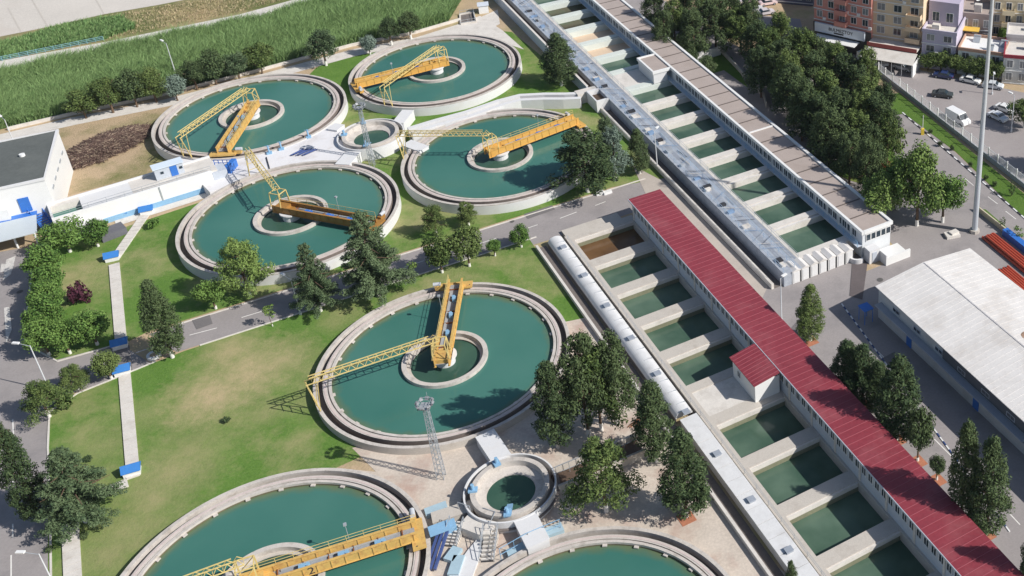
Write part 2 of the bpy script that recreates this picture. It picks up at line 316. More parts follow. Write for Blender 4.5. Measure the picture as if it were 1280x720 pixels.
# canal road, scrub bank, canal floor
s = MB(); s.sheet(pts([(-200, 122), (0, 76), (130, 53), (300, 18), (440, -20), (470, -20), (320, 24), (190, 52), (0, 92), (-200, 140)]), .03); struct('canal_road', s, CONCL)
s = MB(); s.sheet(pts([(-200, 122), (0, 76), (130, 53), (300, 18), (440, -20), (420, -45), (300, -22), (200, 2), (130, 16), (60, 32), (0, 44), (-200, 90)]), .02); struct('scrub_bank', s, SCRUB)
s = MB(); s.sheet(pts([(-400, 120), (0, 46), (60, 34), (130, 18), (200, 6), (260, -6), (400, -60), (-400, -60)]), .04); struct('canal_floor', s, mat('canal_concrete', (.56, .52, .47), .95, .12, .06, 2, stain=(.50, .43, .37), stain_amt=.6, stain_scale=.05))
s = MB()
for a, b in (((40, 0), (60, 34)), ((85, -6), (58, -30)), ((120, 0), (130, 18)), ((10, 10), (26, 40))): s.bar((*P(*a), .06), (*P(*b), .06), .35, .02)
struct('slab_joints', s, CONC)
# street, verge
s = MB(); s.sheet(pts([(1090, 60), (1100, 88), (1124, 114), (1180, 157), (1230, 195), (1285, 240), (1500, 420), (1500, 100), (1280, 116), (1205, 100), (1150, 88), (1110, 66)]), .03); struct('street', s, ASPHD)
s = MB(); s.sheet(pts([(840, 12), (960, 20), (1000, 24), (1010, 60), (1090, 60), (1100, 95), (980, 70), (900, 30), (820, 30)]), .026); struct('street', s, ASPHD)
s = MB(); s.sheet(pts([(1075, 130), (1124, 116), (1180, 162), (1285, 246), (1420, 360), (1400, 370), (1280, 273), (1195, 190), (1130, 142), (1095, 150)]), .03); struct('verge', s, GRASS2)
s = MB(); s.sheet(pts([(1030, 210), (1100, 168), (1115, 180), (1120, 200), (1110, 240), (1060, 225)]), .04); struct('verge', s, GRASS2)
s = MB(); s.sheet(pts([(1225, 262), (1232, 262), (1290, 312), (1290, 326)]), .04); struct('verge', s, GRASS2)
s = MB(); s.sheet(pts([(800, 38), (850, 66), (880, 95), (905, 88), (935, 110), (915, 72), (860, 50)]), .04); struct('verge', s, GRASS2)
# painted dashes
def dash(mb, a, b, w_=.14, z=.02): mb.bar((a[0], a[1], z), (b[0], b[1], z), w_, .006)
s = MB()
for x0, y0, x1, y1 in ((237, 419, 271, 410), (302, 397, 338, 386), (700, 273, 721, 265), (744, 257, 757, 252), (660, 285, 672, 281), (445, 353, 470, 345), (505, 334, 530, 326), (170, 441, 200, 431), (595, 306, 620, 298)):
    dash(s, P(x0, y0), P(x1, y1))
for x0, y0, x1, y1 in ((16, 524, 17, 548), (16, 598, 16, 630), (16, 655, 16, 672), (14, 694, 14, 722), (1168, 549, 1189, 570), (1261, 641, 1275, 656), (1235, 246, 1247, 255), (1257, 264, 1270, 274), (1205, 222, 1217, 232), (1098, 440, 1115, 457)):
    dash(s, P(x0, y0), P(x1, y1))
struct('road_markings', s, MARK)
# kerbs: stone edging round lawns and roads
def kerb(poly, w_=.22, h=.12, mats=CONCL):
    k = MB()
    for a, b in zip(poly[:-1], poly[1:]): k.bar((a[0], a[1], h/2), (b[0], b[1], h/2), w_, h+.02)
    struct('kerb', k, mats)
kerb(uvp([(-164.4, -10), (-164.4, 66)])); kerb(uvp([(-157.4, -8), (-157.4, 43)])); kerb(pts([(195, 452), (142, 474), (97, 492), (62, 515), (60, 560), (63, 640), (64, 730)]))
kerb(pts([(55, 305), (150, 288)])); kerb(pts([(42, 330), (32, 400), (40, 435), (72, 452), (150, 430)]))
kerb(pts([(1225, 264), (1255, 289), (1290, 318)]))
# chequered kerb along the internal road
k = MB(); a = Vector((*P(1128, 141), 0)); b = Vector((*P(1330, 316), 0)); n = int((b-a).length/1.2)
for i in range(n):
    k.cur = i % 2; p = a.lerp(b, i/n); q = a.lerp(b, (i+1)/n); k.bar((p.x, p.y, .07), (q.x, q.y, .07), .25, .15)
struct('kerb', k, [WHITEB, DARK])
k = MB(); a = Vector((*P(1052, 380), 0)); b = Vector((*P(1262, 665), 0)); n = int((b-a).length/.8)
for i in range(n):
    k.cur = i % 2; p = a.lerp(b, i/n); q = a.lerp(b, (i+1)/n); k.bar((p.x, p.y, .06), (q.x, q.y, .06), .18, .12)
struct('kerb', k, [WHITEB, mat('navy_kerb', (.03, .06, .18), .7)])
s = MB(); s.sheet(uvp([(-158, 63.6), (-170, 66), (-160, 68.9), (-125, 68.9), (-123, 66.8), (-100, 66.2), (-100, 63.2)]), .022); struct('concrete_apron', s, mat('apron', (.42, .37, .325), .95, .12, .3, 4, stain=(.50, .44, .38), stain_amt=.5, stain_scale=.2))
s = MB(); s.sheet(uvp([(-150, 64.2), (-150, 66.6), (-60, 66.4), (-60, 63)]), .05); struct('footpath', s, CONCL)

# ================================================================== CLARIFIER TANKS
def clarifier(key, label, painted, brks=25):
    x, y, z = TK[key]; t = thing('clarifier_tank', label, 'water tank', (x, y, 0), 0, 'round settling tanks'); c = (x, y)
    wallm = [RIM, WHITE if painted else CONC, mat('shaded_wet_wall', (.17, .14, .125), .85, .25, .8, 5)]  # last one: wet concrete, darkened further for the shade in the channel
    m = MB(); m.lathe([(17.02, z), (17.5, z), (17.5, z-.12)], 144, c, closed=False); m.cur = 0; m.lathe([(17.02, .0), (17.02, z)], 144, c, closed=False); m.cur = 1; m.lathe([(17.5, z-.12), (17.5, 0)], 144, c, closed=False); smooth(m.build('outer_wall', wallm, t), 30)
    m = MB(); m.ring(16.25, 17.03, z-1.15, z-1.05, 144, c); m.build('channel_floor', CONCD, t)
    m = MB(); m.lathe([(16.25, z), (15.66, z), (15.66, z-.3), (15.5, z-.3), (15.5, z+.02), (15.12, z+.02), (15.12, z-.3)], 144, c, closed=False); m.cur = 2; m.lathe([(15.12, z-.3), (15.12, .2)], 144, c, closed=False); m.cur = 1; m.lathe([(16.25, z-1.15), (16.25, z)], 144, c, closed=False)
    smooth(m.build('weir_ring', [RIM, MATS['shaded_wet_wall'], mat('algae_line', (.14, .12, .07), .9, .3, .8, 4)], t), 30)
    m = MB(); m.ring(15.85, 16.1, z+.005, z+.03, 144, c); m.build('wheel_track', PINKC, t)
    zs = z-.5
    m = MB(); m.lathe([(5.6, zs), (15.13, zs)], 144, c, closed=False); m.build('water', WATER, t)
    br = None
    for i in range(brks):
        a = 2*math.pi*(i+.5)/brks
        if br is None:
            q = MB(); q.box(x-.3, x+.02, y-.27, y+.27, z-.42, z-.26); br = q.build('weir_bracket', RIM, t)
            # origin at the bracket itself
            for vv in br.data.vertices: vv.co = vv.co
            b0 = br
            br.location = (15.1*math.cos(a), 15.1*math.sin(a), 0); br.rotation_euler = (0, 0, a)
        else:
            o = b0.copy(); COL.objects.link(o); o.parent = t; o.location = (15.1*math.cos(a), 15.1*math.sin(a), 0); o.rotation_euler = (0, 0, a)
    m = MB(); m.lathe([(5.9, .3), (5.9, z+.02), (5.25, z+.02), (5.25, .3)], 96, c, closed=False); smooth(m.build('centre_well', RIM, t), 30)
    m = MB(); m.ring(4.75, 5.26, z-.75, z-.62, 72, c); m.build('well_ledge', CONC, t)
    m = MB(); m.disc(5.27, z-.85, 72, c); m.build('well_water', WATERI, t)
    m = MB(); m.cyl(x, y, z-.95, z+.35, 1.35, 28); m.cyl(x, y, z+.3, z+.55, 1.7, 28); m.build('centre_column', WHITE, t)
    return t
clarifier('A', 'round settling tank beside the brown debris heap, its crane arm folded towards the reeds side', True)
clarifier('B', 'round settling tank with orange bridge, nearest the corner of the long blue retaining wall', True)
clarifier('C', 'round settling tank behind the big cedar with shade-browned bridge pointing at it', True)
clarifier('D', 'round settling tank with yellow bridge ending at the large pine', True)
clarifier('E', 'round settling tank beside the plaza lattice mast, its yellow bridge pointing to the road', False)
clarifier('F', 'round settling tank cut by the bottom edge, its yellow bridge marked with a black 2', False)
clarifier('G', 'round settling tank without bridge in view, beside the paved plaza with trees', False)

def bridge(key, main_px, arm_px, label, col, num=None, arm_len=17.2):
    x, y, z = TK[key]; mx, my = P(main_px[0], main_px[1], z); am = math.atan2(my-y, mx-x)
    t = thing('scraper_bridge', label, 'scraper bridge', (0, 0, z), 0, 'rotating scraper bridges'); t.location = (x, y, z); FR[t.name] = ((0, 0, z), am); t.rotation_euler = (0, 0, am)
    z0, z1 = z+.55, z+1.75; L0, L1 = -2.6, 16.3
    for sy in (-1, 1):
        m = MB(); yy = sy*.95
        m.box(L0, L1, yy-.05, yy+.05, z0, z1); m.box(L0, L1, yy-.16, yy+.16, z1, z1+.07); m.box(L0, L1, yy-.16, yy+.16, z0-.07, z0)
        for i in range(13): m.box(L0+.4+i*1.5, L0+.5+i*1.5, yy-.13, yy+.13, z0, z1)
        m.build('girder', col, t)
    m = MB(); m.box(L0+.2, L1-.3, -.88, .88, z0+.25, z0+.31); m.build('walkway', mat('walkway_plate', (.28, .29, .31), .7, .2, 1, 4), t)
    m = MB(); m.box(L0+1, L0+1.12, -.88, .88, z0+.32, z0+.5); cb = m.build('cross_beam', RUST, t)
    for i in range(1, 7): copyat(cb, t, i*2.7, 0)
    m = MB(); m.rail([(L0, 1.0, z1+.07), (L1, 1.0, z1+.07)], .9, 1.8, .045); m.build('handrail', YELP, t)
    m = MB(); m.box(15.5, 17.0, -2.3, 2.3, z+.3, z+.62); m.box(15.7, 16.4, 2.0, 3.2, z+.3, z+1.0); m.build('end_carriage', col, t)
    for sy in (-1.9, 1.9):
        m = MB(); m.bar((15.86, sy-.02, z+.32), (16.1, sy-.02, z+.32), .62, n=16); m.build('wheel', DARK, t)
    m = MB(); m.bar((16.1, 2.3, z+1.2), (16.1, 3.4, z+1.2), .62, n=12); m.build('drive_motor', mat('motor_grey', (.5, .52, .55), .4, .1), t)
    m = MB(); px_ = 3.4; m.box(px_, px_+.7, -.45, .1, z0+.32, z0+.95); m.cyl(px_+.95, .0, z0+.3, z0+.8, .26, 10)
    pu = m.build('pump_unit', LBLUE if key in 'AEF' else BLUE, t); copyat(pu, t, 4.2, 0); copyat(pu, t, 8.2, 0)
    m = MB(); m.box(1.5, 14, .45, .7, z0+.32, z0+.5); m.box(2.5, 13, -.75, -.6, z0+.32, z0+.62); m.build('cable_tray', [STEEL], t)
    m = MB(); m.cyl(0, 0, z+.55, z+1.0, 1.0, 20); m.box(-2.3, -.2, -.9, .9, z0+.3, z0+1.0); m.build('turntable', col, t)
    # lamp on the handrail
    m = MB(); m.bar((9, 1.25, z1), (9, 1.25, z1+2.4), .07, n=6); m.ob(9, 1.25, z1+2.35, z1+2.6, .35, .35); m.build('walkway_lamp', STEEL, t)
    # tower over the hub
    m = MB()
    for a in (-2.5, -.6):
        for b in (-1.15, 1.15): m.bar((a, b, z1), (a, b*.75, z+4.2), .13)
    for b in (-1, 1): m.bar((-2.5, b*.86, z+4.2), (-.6, b*.86, z+4.2), .13); m.bar((-2.5, b*1.1, z1+.3), (-.6, b*.9, z+4.1), .09)
    for a in (-2.5, -.6): m.bar((a, -.86, z+4.2), (a, .86, z+4.2), .13)
    m.build('hub_tower', YELP, t)
    if arm_px:
        ax, ay = P(arm_px[0], arm_px[1], z); aa = math.atan2(ay-y, ax-x)-am
        ca, sa = math.cos(aa), math.sin(aa)
        def q(r, o, h): return (-1.5+(r*ca-o*sa)*1.0+1.5*0, r*sa+o*ca, z+h)
        def q(r, o, h):
            # starts over the hub tower and ends over the rim
            bx, by = -1.5*(1-r/arm_len), 0
            return (bx+r*ca-o*sa, by+r*sa+o*ca, z+h)
        m = MB(); W_, H0, H1 = .5, 4.6, 5.4; n = 15
        for o in (-W_, W_): m.bar(q(0, o, H0), q(arm_len+.9, o, H0), .11); m.bar(q(1.2, o*.55, H1), q(arm_len+.3, o*.55, H1), .1)
        for i in range(n+1):
            r = arm_len*i/n; r2 = arm_len*(i+.5)/n
            m.bar(q(r, -W_, H0), q(r, W_, H0), .06)
            for o in (-W_, W_):
                if i < n: m.bar(q(r, o, H0), q(r2, o*.55, H1), .06); m.bar(q(r2, o*.55, H1), q(arm_len*(i+1)/n, o, H0), .06)
        m.build('truss_arm', YELP, t)
        m = MB()
        for o in (-1, 1):
            m.bar(q(arm_len+.8, o*W_, H0), q(arm_len+.05, o*.9, .05), .12); m.bar(q(arm_len-.6, o*W_, H0), q(arm_len+.05, o*.9, .1), .08)
        for hh in (1.0, 2.2, 3.2): m.bar(q(arm_len+.2+hh*.12, -.85, hh), q(arm_len+.2+hh*.12, .85, hh), .08)
        m.build('arm_support', YELP, t)
    if num:
        cu = bpy.data.curves.new('number', 'FONT'); cu.body = num; cu.size = 1.5; cu.extrude = .01; to = bpy.data.objects.new('tmp', cu)
        me = bpy.data.meshes.new_from_object(to); me.materials.append(DARK); bpy.data.objects.remove(to)
        o = bpy.data.objects.new('painted_number', me); COL.objects.link(o); o.parent = t
        o.location = num_loc; o.rotation_euler = (math.pi/2, 0, 0)
    return t
num_loc = (4.3, -1.02, .62)
YB = mat('amber_paint', (.62, .36, .09), .5, .12, .8, 3, stain=(.55, .25, .04), stain_amt=.35)
BR = mat('shaded_yellow_paint', (.34, .17, .04), .6, .2, .8, 3, stain=(.16, .08, .03), stain_amt=.6)  # yellow paint browned to carry the shade on this bridge
bridge('A', (283, 190), (236, 196), 'yellow bridge of the tank by the debris heap, its lattice arm reaching left', YEL)
bridge('B', (442, 112), (478, 139), 'orange bridge crossed by its own lattice arm on the farthest tank', YB)
bridge('C', (466, 286), (318, 217), 'brownish bridge in shade behind the cedar, arm reaching over the white platform', BR)
bridge('D', (727, 153), (503, 196), 'yellow bridge pointing at the big pine, arm reaching to the small round chamber', YB)
bridge('E', (572, 359), (397, 510), 'yellow bridge pointing up to the road, arm reaching out over the lawn', YEL)
bridge('F', (533, 668), (180, 790), 'yellow bridge with a black 2 on its girder, on the tank at the bottom edge', YEL, '2')

# ================================================================== SMALL ROUND CHAMBERS
def chamber(x, y, z, label, k=1):
    t = thing('distribution_chamber', label, 'water chamber', (x, y, 0)); c = (x, y)
    m = MB(); m.lathe([(7.0*k, 0), (7.0*k, z-.2), (6.75*k, z-.2), (6.75*k, z-1.0), (6.75*k, z-1.2)], 96, c, closed=False); smooth(m.build('outer_wall', WHITE, t), 30)
    m = MB(); m.ring(5.95, 6.76*k, z-1.25, z-1.15, 96, c); m.build('channel_floor', CONCD, t)
    m = MB(); m.lathe([(5.95*k, z-1.2), (5.95*k, z), (5.2*k, z), (5.1*k, z-.8), (3.7*k, z-1.1), (3.6*k, z-1.9)], 96, c, closed=False); smooth(m.build('inner_ring', RIM, t), 30)
    m = MB(); m.disc(3.75*k, z-1.25, 48, c); m.build('water', WATERI, t)
    for a in (125, 190, 280): 
        m = MB(); r = R(a); m.cyl(x+5.5*k*math.cos(r), y+5.5*k*math.sin(r), z, z+1.0, .22, 8); m.ob(x+5.5*k*math.cos(r), y+5.5*k*math.sin(r), z+.0, z+.25, 1.1, .8, r)
        m.build('gate_valve', LBLUE, t)
    m = MB(); r = R(282); m.bar((x+2.9*k*math.cos(r), y+2.9*k*math.sin(r), z-.7), (x+6.2*k*math.cos(r), y+6.2*k*math.sin(r), z+.25), .7, .12); m.build('access_ladder', LBLUE, t)
    return t
H2 = (-38.9, 100.0); H1 = (-86.2, 186.3)
chamber(H2[0], H2[1], 2.0, 'round concrete chamber with blue valves on the paved plaza', .8)
chamber(H1[0], H1[1], 2.6, 'round white chamber between the four far tanks beside a thin lattice mast', .86)
# conduits joining chambers and tanks: (centre line from a to b, width, top height)
def conduit(label, a, b, w_, zt, m0=WHITE, name='covered_conduit', slot=False, group=None):
    a = Vector((*a, 0)); b = Vector((*b, 0)); mid = (a+b)/2; an = math.atan2(b.y-a.y, b.x-a.x); L = (b-a).length
    fx, fy = w2f(mid.x, mid.y, an)
    if not slot:
        m = MB(); m.box(fx-L/2, fx+L/2, fy-w_/2, fy+w_/2, 0, zt); m.box(fx-L/2-.03, fx+L/2+.03, fy-w_/2-.08, fy+w_/2+.08, zt, zt+.12)
        return single(name, m, m0, label, 'conduit', (fx, fy, 0), an, group)
    t = thing(name, label, 'channel', (fx, fy, 0), an, group)
    for sgn in (-1, 1):
        m = MB(); y1 = fy+sgn*w_/2; m.box(fx-L/2, fx+L/2, min(y1, y1-sgn*.3), max(y1, y1-sgn*.3), 0, zt); m.build('channel_wall', m0, t)
    m = MB(); m.box(fx-L/2+.01, fx+L/2-.01, fy-w_/2+.3, fy+w_/2-.3, .05, zt-.9); m.build('channel_bed', BROWN, t); return t
conduit('white covered conduit from the plaza chamber towards the tank ringed by lawn', P(628, 575, 1.6), P(606, 542, 1.6), 2.4, 1.6)
conduit('white covered conduit from the plaza chamber down to the bottom tank', P(656, 646, 1.6), P(673, 680, 1.6), 2.6, 1.6)
conduit('grey conduit from the plaza chamber to the tank with the number 2 bridge', P(590, 632, 1.0), P(540, 648, 1.0), 1.6, 1.0, CONC)
conduit('open brown water channel from the plaza chamber towards the filter rows', P(692, 597, 1.4), P(800, 552, 1.4), 3.4, 1.4, CONC, 'open_channel', True)
conduit('white conduit from the far chamber to the tank with orange bridge', P(497, 153, 2.2), P(510, 137, 2.2), 2.2, 2.0)
conduit('white conduit from the far chamber to the tank beside the debris heap', P(426, 160, 2.0), P(414, 158, 2.0), 2.2, 2.0)
conduit('white conduit from the far chamber down to the tank behind the cedar', P(442, 190, 2.0), P(428, 206, 2.0), 2.6, 2.0)
conduit('white conduit from the far chamber to the tank beside the large pine', P(508, 178, 2.0), P(530, 186, 2.0), 2.2, 1.9)
# the white supply channel that curves from the far chamber to the retaining wall
cl = [P(*q, 2.2) for q in ((512, 163), (545, 153), (585, 142), (625, 128), (650, 121.5), (680, 120), (705, 120), (726, 119))]
t = thing('supply_channel', 'white curved open channel from the far chamber to the long retaining wall', 'channel', (*cl[0], 0))
def offs(pl, d):
    out = []
    for i, p in enumerate(pl):
        a = Vector(pl[max(0, i-1)]); b = Vector(pl[min(len(pl)-1, i+1)]); n = (b-a).normalized(); out.append((p[0]-n.y*d, p[1]+n.x*d))
    return out
for s0, s1 in ((1.5, .55), (-1.5, -.55)):
    m = MB(); A_, B_ = offs(cl, s0), offs(cl, s1)
    m.prism(A_+B_[::-1], 0, 2.2); m.build('channel_wall', WHITE, t)
m = MB(); m.prism(offs(cl, .56)+offs(cl, -.56)[::-1], .1, 1.2); m.build('channel_bed', CONCD, t)
# white platform between the two left tanks
m = MB(); m.prism(arc(TK['A'], 17.62, -112, -14, 30)+[P(432, 160, 1.7)]+[P(424, 172, 1.7)]+arc(TK['C'], 17.62, 72, 150, 24)+[P(262, 240, 1.7)], 0, 1.7)
single('white_platform', m, mat('painted_deck', (.70, .69, .70), .8, .06, .4, 3, stain=(.50, .45, .42), stain_amt=.6, stain_scale=.25), 'white raised deck filling the gap between the two left tanks', 'platform', (-101, 178, 0))
m = MB()
for x, y in ((338, 211), (368, 200), (395, 192)): pass
m.bar((*P(333, 197, 1.72), 1.72), (*P(337, 211, 1.72), 1.72), .18, .3); m.build if False else None
single('deck_gate', m, DARK, 'dark gate strip across the white deck between the left tanks', 'gate', (*P(335, 204, 1.7), 1.7))
for px_, py_, lab in ((337, 192, 'blue valve post on the white deck nearest the lattice legs'), (352, 187, 'blue valve post on the white deck beside the tank rim'), (386, 172, 'blue valve post on the white deck nearest the far chamber')):
    x, y = P(px_, py_, 1.7); m = MB(); m.cyl(x, y, 1.7, 3.4, .16, 8); m.ob(x, y, 1.7, 2.05, .9, .7, .4); m.bar((x-.5, y, 3.3), (x+.5, y, 3.3), .09); single('valve_post', m, LBLUE, lab, 'valve', (x, y, 1.7), 0, 'blue valves')
t0 = None
m = MB(); x, y = P(376, 192, 1.75)
for i in range(9): m.bar((x-1.6+i*.35, y-.8-.1*(i % 2), 1.85+.12*(i % 3)), (x-.2+i*.35, y+1.4, 1.9+.1*(i % 2)), .2, n=6)
single('pipe_stack', m, mat('navy_pipe', (.05, .08, .22), .5, .2), 'heap of navy pipes lying on the white deck', 'pipes', (x, y, 1.7))
x, y = P(293, 222, 0); m = MB(); m.box(x-.4, x+.5, y-1.4, y+1.4, 1.2, 3.2); m.rail([(x-3.6, y-1.2, 1.8), (x-.4, y-1.2, 1.8)], 1.2, .8, .1); m.rail([(x-3.6, y+1.2, 1.8), (x-.4, y+1.2, 1.8)], 1.2, .8, .1); m.box(x-3.6, x-.4, y-1.3, y+1.3, 1.6, 1.8)
single('blue_gate_frame', m, BLUE, 'dark blue sluice frame on the long white wall beside the left tanks', 'sluice gate', (x, y, 0))

# ================================================================== UPPER FILTER BLOCK (flat roofed gallery)
U0, U1 = -262.0, -123.0; ZD = 2.5; PB = 8.36; VB0, VB1 = 75.5, 85.2
t = thing('filter_basin_row', 'upper row of filter basins with pale mint walls below the flat roofed gallery', 'filter basins', (U1, VB0, 0), AX)
walls = [-126.0-PB*k for k in range(0, 17)]
wp = None
for k, u in enumerate(walls):      # each divider ends (lower edge) at u ; the basin lies beyond
    m = MB(); m.box(u-2.1, u-.75, VB0, VB1+.3, 0, ZD); m.cur = 1; m.box(u-.75, u-.35, VB0, VB1+.3, 0, ZD-.35); m.cur = 0; m.box(u-.35, u, VB0, VB1+.3, 0, ZD-.1)
    if k == 0:
        m = MB(); m.box(-127.2, -125.7, VB0, VB1+.3, 0, ZD)
    m.build('basin_wall', [CONCL if k < 8 else MINT, PALEB], t)
for k in range(16):
    hi = -127.2 if k == 0 else walls[k]-2.1; lo = walls[k+1]
    if k == 8:
        m = MB(); m.box(lo, walls[k]-2.1, VB0, VB1+.3, 0, ZD-.05); m.build('service_deck', CONCL, t, 'pale flat service deck between the basins')
        continue
    sand = k in (10, 11)
    mm, zz, nm = (SAND, 1.0, 'sand_bed') if sand else ((WATERM, 1.25, 'water') if k in (12, 13) else (WATERF, 1.3, 'water'))
    m = MB(); m.quad((lo, VB0, zz), (hi, VB0, zz), (hi, VB1+.3, zz), (lo, VB1+.3, zz)); m.build(nm, mm, t, {10: 'drained basin showing tan sand', 11: 'drained basin showing tan sand', 12: 'basin of brown water'}.get(k))
m = MB(); m.box(U0, -125.7, VB0-.6, VB0, 0, ZD+.02); m.build('front_kerb', CONCL, t)
m = MB(); m.rail([(U0, VB0-.5, ZD), (-125.8, VB0-.5, ZD)], 1.0, 2.8, .05); m.build('handrail', STEEL, t)
# pipe channel with light blue cover
t = thing('covered_channel', 'long pale blue channel cover with railings beside the upper filter basins', 'channel', (U1, 71, 0), AX)
m = MB(); m.box(U0, U1-.5, 71.0, VB0-.65, 0, ZD); m.cur = 1; m.box(U0, -197.5, 70.95, 71.0, 0, ZD-.1); m.build('cover_slab', [mat('cover_slab', (.34, .37, .42), .85, .22, .9, 7, stain=(.46, .48, .50), stain_amt=.6, stain_scale=1.4), CONC], t)
m = MB()
for v in (71.2, 73.2): m.rail([(-262, v, ZD), (-124, v, ZD)], 1.0, 2.4, .055)
m.build('handrail', mat('rail_blue', (.33, .44, .58), .5, .1), t)
rc = random.Random(9)
for i in range(84):
    u = -259+i*1.6+rc.random(); m = MB(); k_ = rc.random()
    if k_ < .25: m.box(u, u+.5+.6*rc.random(), 71.6, 72.3+rc.random(), ZD, ZD+.25+.3*rc.random())
    elif k_ < .6: m.bar((u, 71.3, ZD+.3), (u+1.2+rc.random(), 74.4, ZD+.3), .09, n=5)
    elif k_ < .8: m.bar((u, 74.4, ZD+.3), (u+1.6, 71.6, ZD+.3), .08, n=5)
    else: m.bar((u, 72.9+rc.random(), ZD+.2), (u+3, 72.9+rc.random(), ZD+.2), .14, n=6)
    m.build('pipe_fitting', (mat('fitting_blue', (.20, .30, .45), .6, .2), STEEL, DARK, CONCL)[i % 4], t)
t = thing('retaining_wall', 'tall grey blue retaining wall with brown channel behind the orange bridge tank', 'wall', (-200, 69.3, 0), AX)
m = MB(); m.box(-262, -199.5, 69.2, 69.5, 0, ZD); m.cur = 1; m.box(-262, -199.5, 69.15, 69.62, ZD, ZD+.1); m.build('wall_face', [PALEB, CONCL], t)
m = MB(); m.box(-262, -199.5, 69.65, 70.93, .1, 1.3); m.build('channel_bed', BROWN, t)
t = thing('trench_wall', 'low concrete trench wall from the inlet box to the row of white cabinets', 'wall', (-190, 69.3, 0), AX)
m = MB(); m.box(-192.5, -124, 69.0, 69.45, 0, 1.0); m.build('wall_face', CONCL, t)
m = MB(); m.box(-192.5, -124, 69.47, 70.95, .03, .12); m.build('trench_floor', CONCD, t)
t = thing('inlet_box', 'small open concrete inlet box with brown water at the end of the curved channel', 'inlet box', (-194, 69.5, 0), AX)
m = MB(); m.ring(.0, .0, 0, 0, 3) if False else None
for a in ((-197.4, -197.0, 68.3, 70.98), (-192.4, -192.0, 68.3, 70.98), (-197.0, -192.4, 68.3, 68.6)): m.box(*a, 0, 2.7)
m.build('box_wall', WHITE, t); m = MB(); m.box(-196.98, -192.42, 68.62, 70.97, .1, 1.6); m.build('sludge', BROWN, t)
m = MB(); m.box(-199.4, -197.5, 66.5, 70.9, 0, 2.3); single('sluice_house', m, CONCL, 'pale concrete slab where the curved channel meets the retaining wall', 'sluice', (-198, 69, 0), AX)

# gallery building, upper
U1 = -123.2
ZR = 5.3; GV0, GV1 = 85.5, 91.0
def window_proto(parent, u, v, z0, z1, wd, frame=WHITEB, glass=GLASS, axis='u', name='window', out=-1):
    m = MB()
    if axis == 'u':
        m.box(u, u+wd, v+min(0, out*.06), v+max(0, out*.06), z0, z1); m.cur = 1
        m.box(u-.07, u, v+min(0, out*.12), v+max(0, out*.12), z0-.07, z1+.07); m.box(u+wd, u+wd+.07, v+min(0, out*.12), v+max(0, out*.12), z0-.07, z1+.07)
        m.box(u, u+wd, v+min(0, out*.12), v+max(0, out*.12), z0-.07, z0); m.box(u, u+wd, v+min(0, out*.12), v+max(0, out*.12), z1, z1+.07)
        m.box(u+wd/2-.03, u+wd/2+.03, v+min(0, out*.1), v+max(0, out*.1), z0, z1)
    else:
        m.box(v+min(0, out*.06), v+max(0, out*.06), u, u+wd, z0, z1); m.cur = 1
        for a in (u-.07, u+wd): m.box(v+min(0, out*.12), v+max(0, out*.12), a, a+.07, z0-.07, z1+.07)
        for a in (z0-.07, z1): m.box(v+min(0, out*.12), v+max(0, out*.12), u, u+wd, a, a+.07)
    return m.build(name, [glass, frame], parent)
t = thing('gallery_building', 'long flat roofed white gallery with tan roof panels over the upper filter basins', 'building', (U1, GV0, 0), AX)
m = MB(); m.box(U0, U1, GV0, GV1, 0, ZR-.4); m.build('wall', mat('gallery_wall', (.60, .62, .64), .8, .07, .5, 4), t)
m = MB(); m.cur = 0; m.box(U0, U1-.1, GV0+.3, GV1-.3, ZR-.4, ZR-.15); m.cur = 1
i = 0; u = U1-4.2
while u > U0: m.box(u-.12, u+.12, GV0+.35, GV1-.35, ZR-.15, ZR-.09); u -= 4.18
m.build('roof', [TANROOF, mat('roof_seam', (.12, .10, .09), .9)], t)
m = MB(); m.box(U0, U1+.25, GV0-.3, GV0+.15, ZR-.55, ZR+.05); m.build('front_parapet', WHITEB, t)
m = MB(); m.box(U0, U1+.25, GV1-.2, GV1+.3, ZR-.55, ZR+.1); m.build('rear_parapet', WHITEB, t)
m = MB(); m.box(U1-.1, U1+.3, GV0+.15, GV1-.2, ZR-.55, ZR+.08); m.build('end_parapet', WHITEB, t); m = MB(); m.box(-161, -160.7, GV0+.3, GV1-.3, ZR-.15, ZR+.02); m.build('roof_curb', WHITEB, t)
w0 = window_proto(t, -126, GV0, 3.25, 4.6, 1.15)
for i in range(1, 92):
    u = -126-1.45*i
    if -202 < u < -192.5: continue
    copyat(w0, t, -1.45*i, 0)
w1 = window_proto(t, GV0+.7, U1, 3.2, 4.4, .8, axis='v', out=1)
for i in range(1, 5): copyat(w1, t, 0, .98*i)
m = MB(); m.box(-126.6, -126.3, GV0-.12, GV0, 2.7, ZR-.6); p0 = m.build('pilaster', WHITEB, t)
for k in range(1, 38): copyat(p0, t, -3.6*k, 0)
m = MB(); m.box(U0, U1, GV0-1.0, GV0-.02, ZD+.02, ZD+.14); m.build('wall_walkway', PALEB, t)
m = MB(); m.rail([(U0, GV0-.95, ZD+.14), (-201.2, GV0-.95, ZD+.14)], 1.0, 2.0, .06); m.rail([(-193, GV0-.95, ZD+.14), (U1, GV0-.95, ZD+.14)], 1.0, 2.0, .06); m.build('walkway_handrail', LBLUE, t)
t = thing('pump_annex', 'flat roofed white annex jutting out over the service deck of the upper basins', 'annex', (-197, 81.4, 0), AX)
m = MB(); m.box(-200.7, -193.2, 81.4, GV0-1.02, ZD, ZR-.5); m.build('wall', WHITE, t)
m = MB(); m.box(-200.5, -193.4, 81.6, GV0-.35, ZR-.49, ZR-.2); m.build('roof', TANROOF, t)
m = MB()
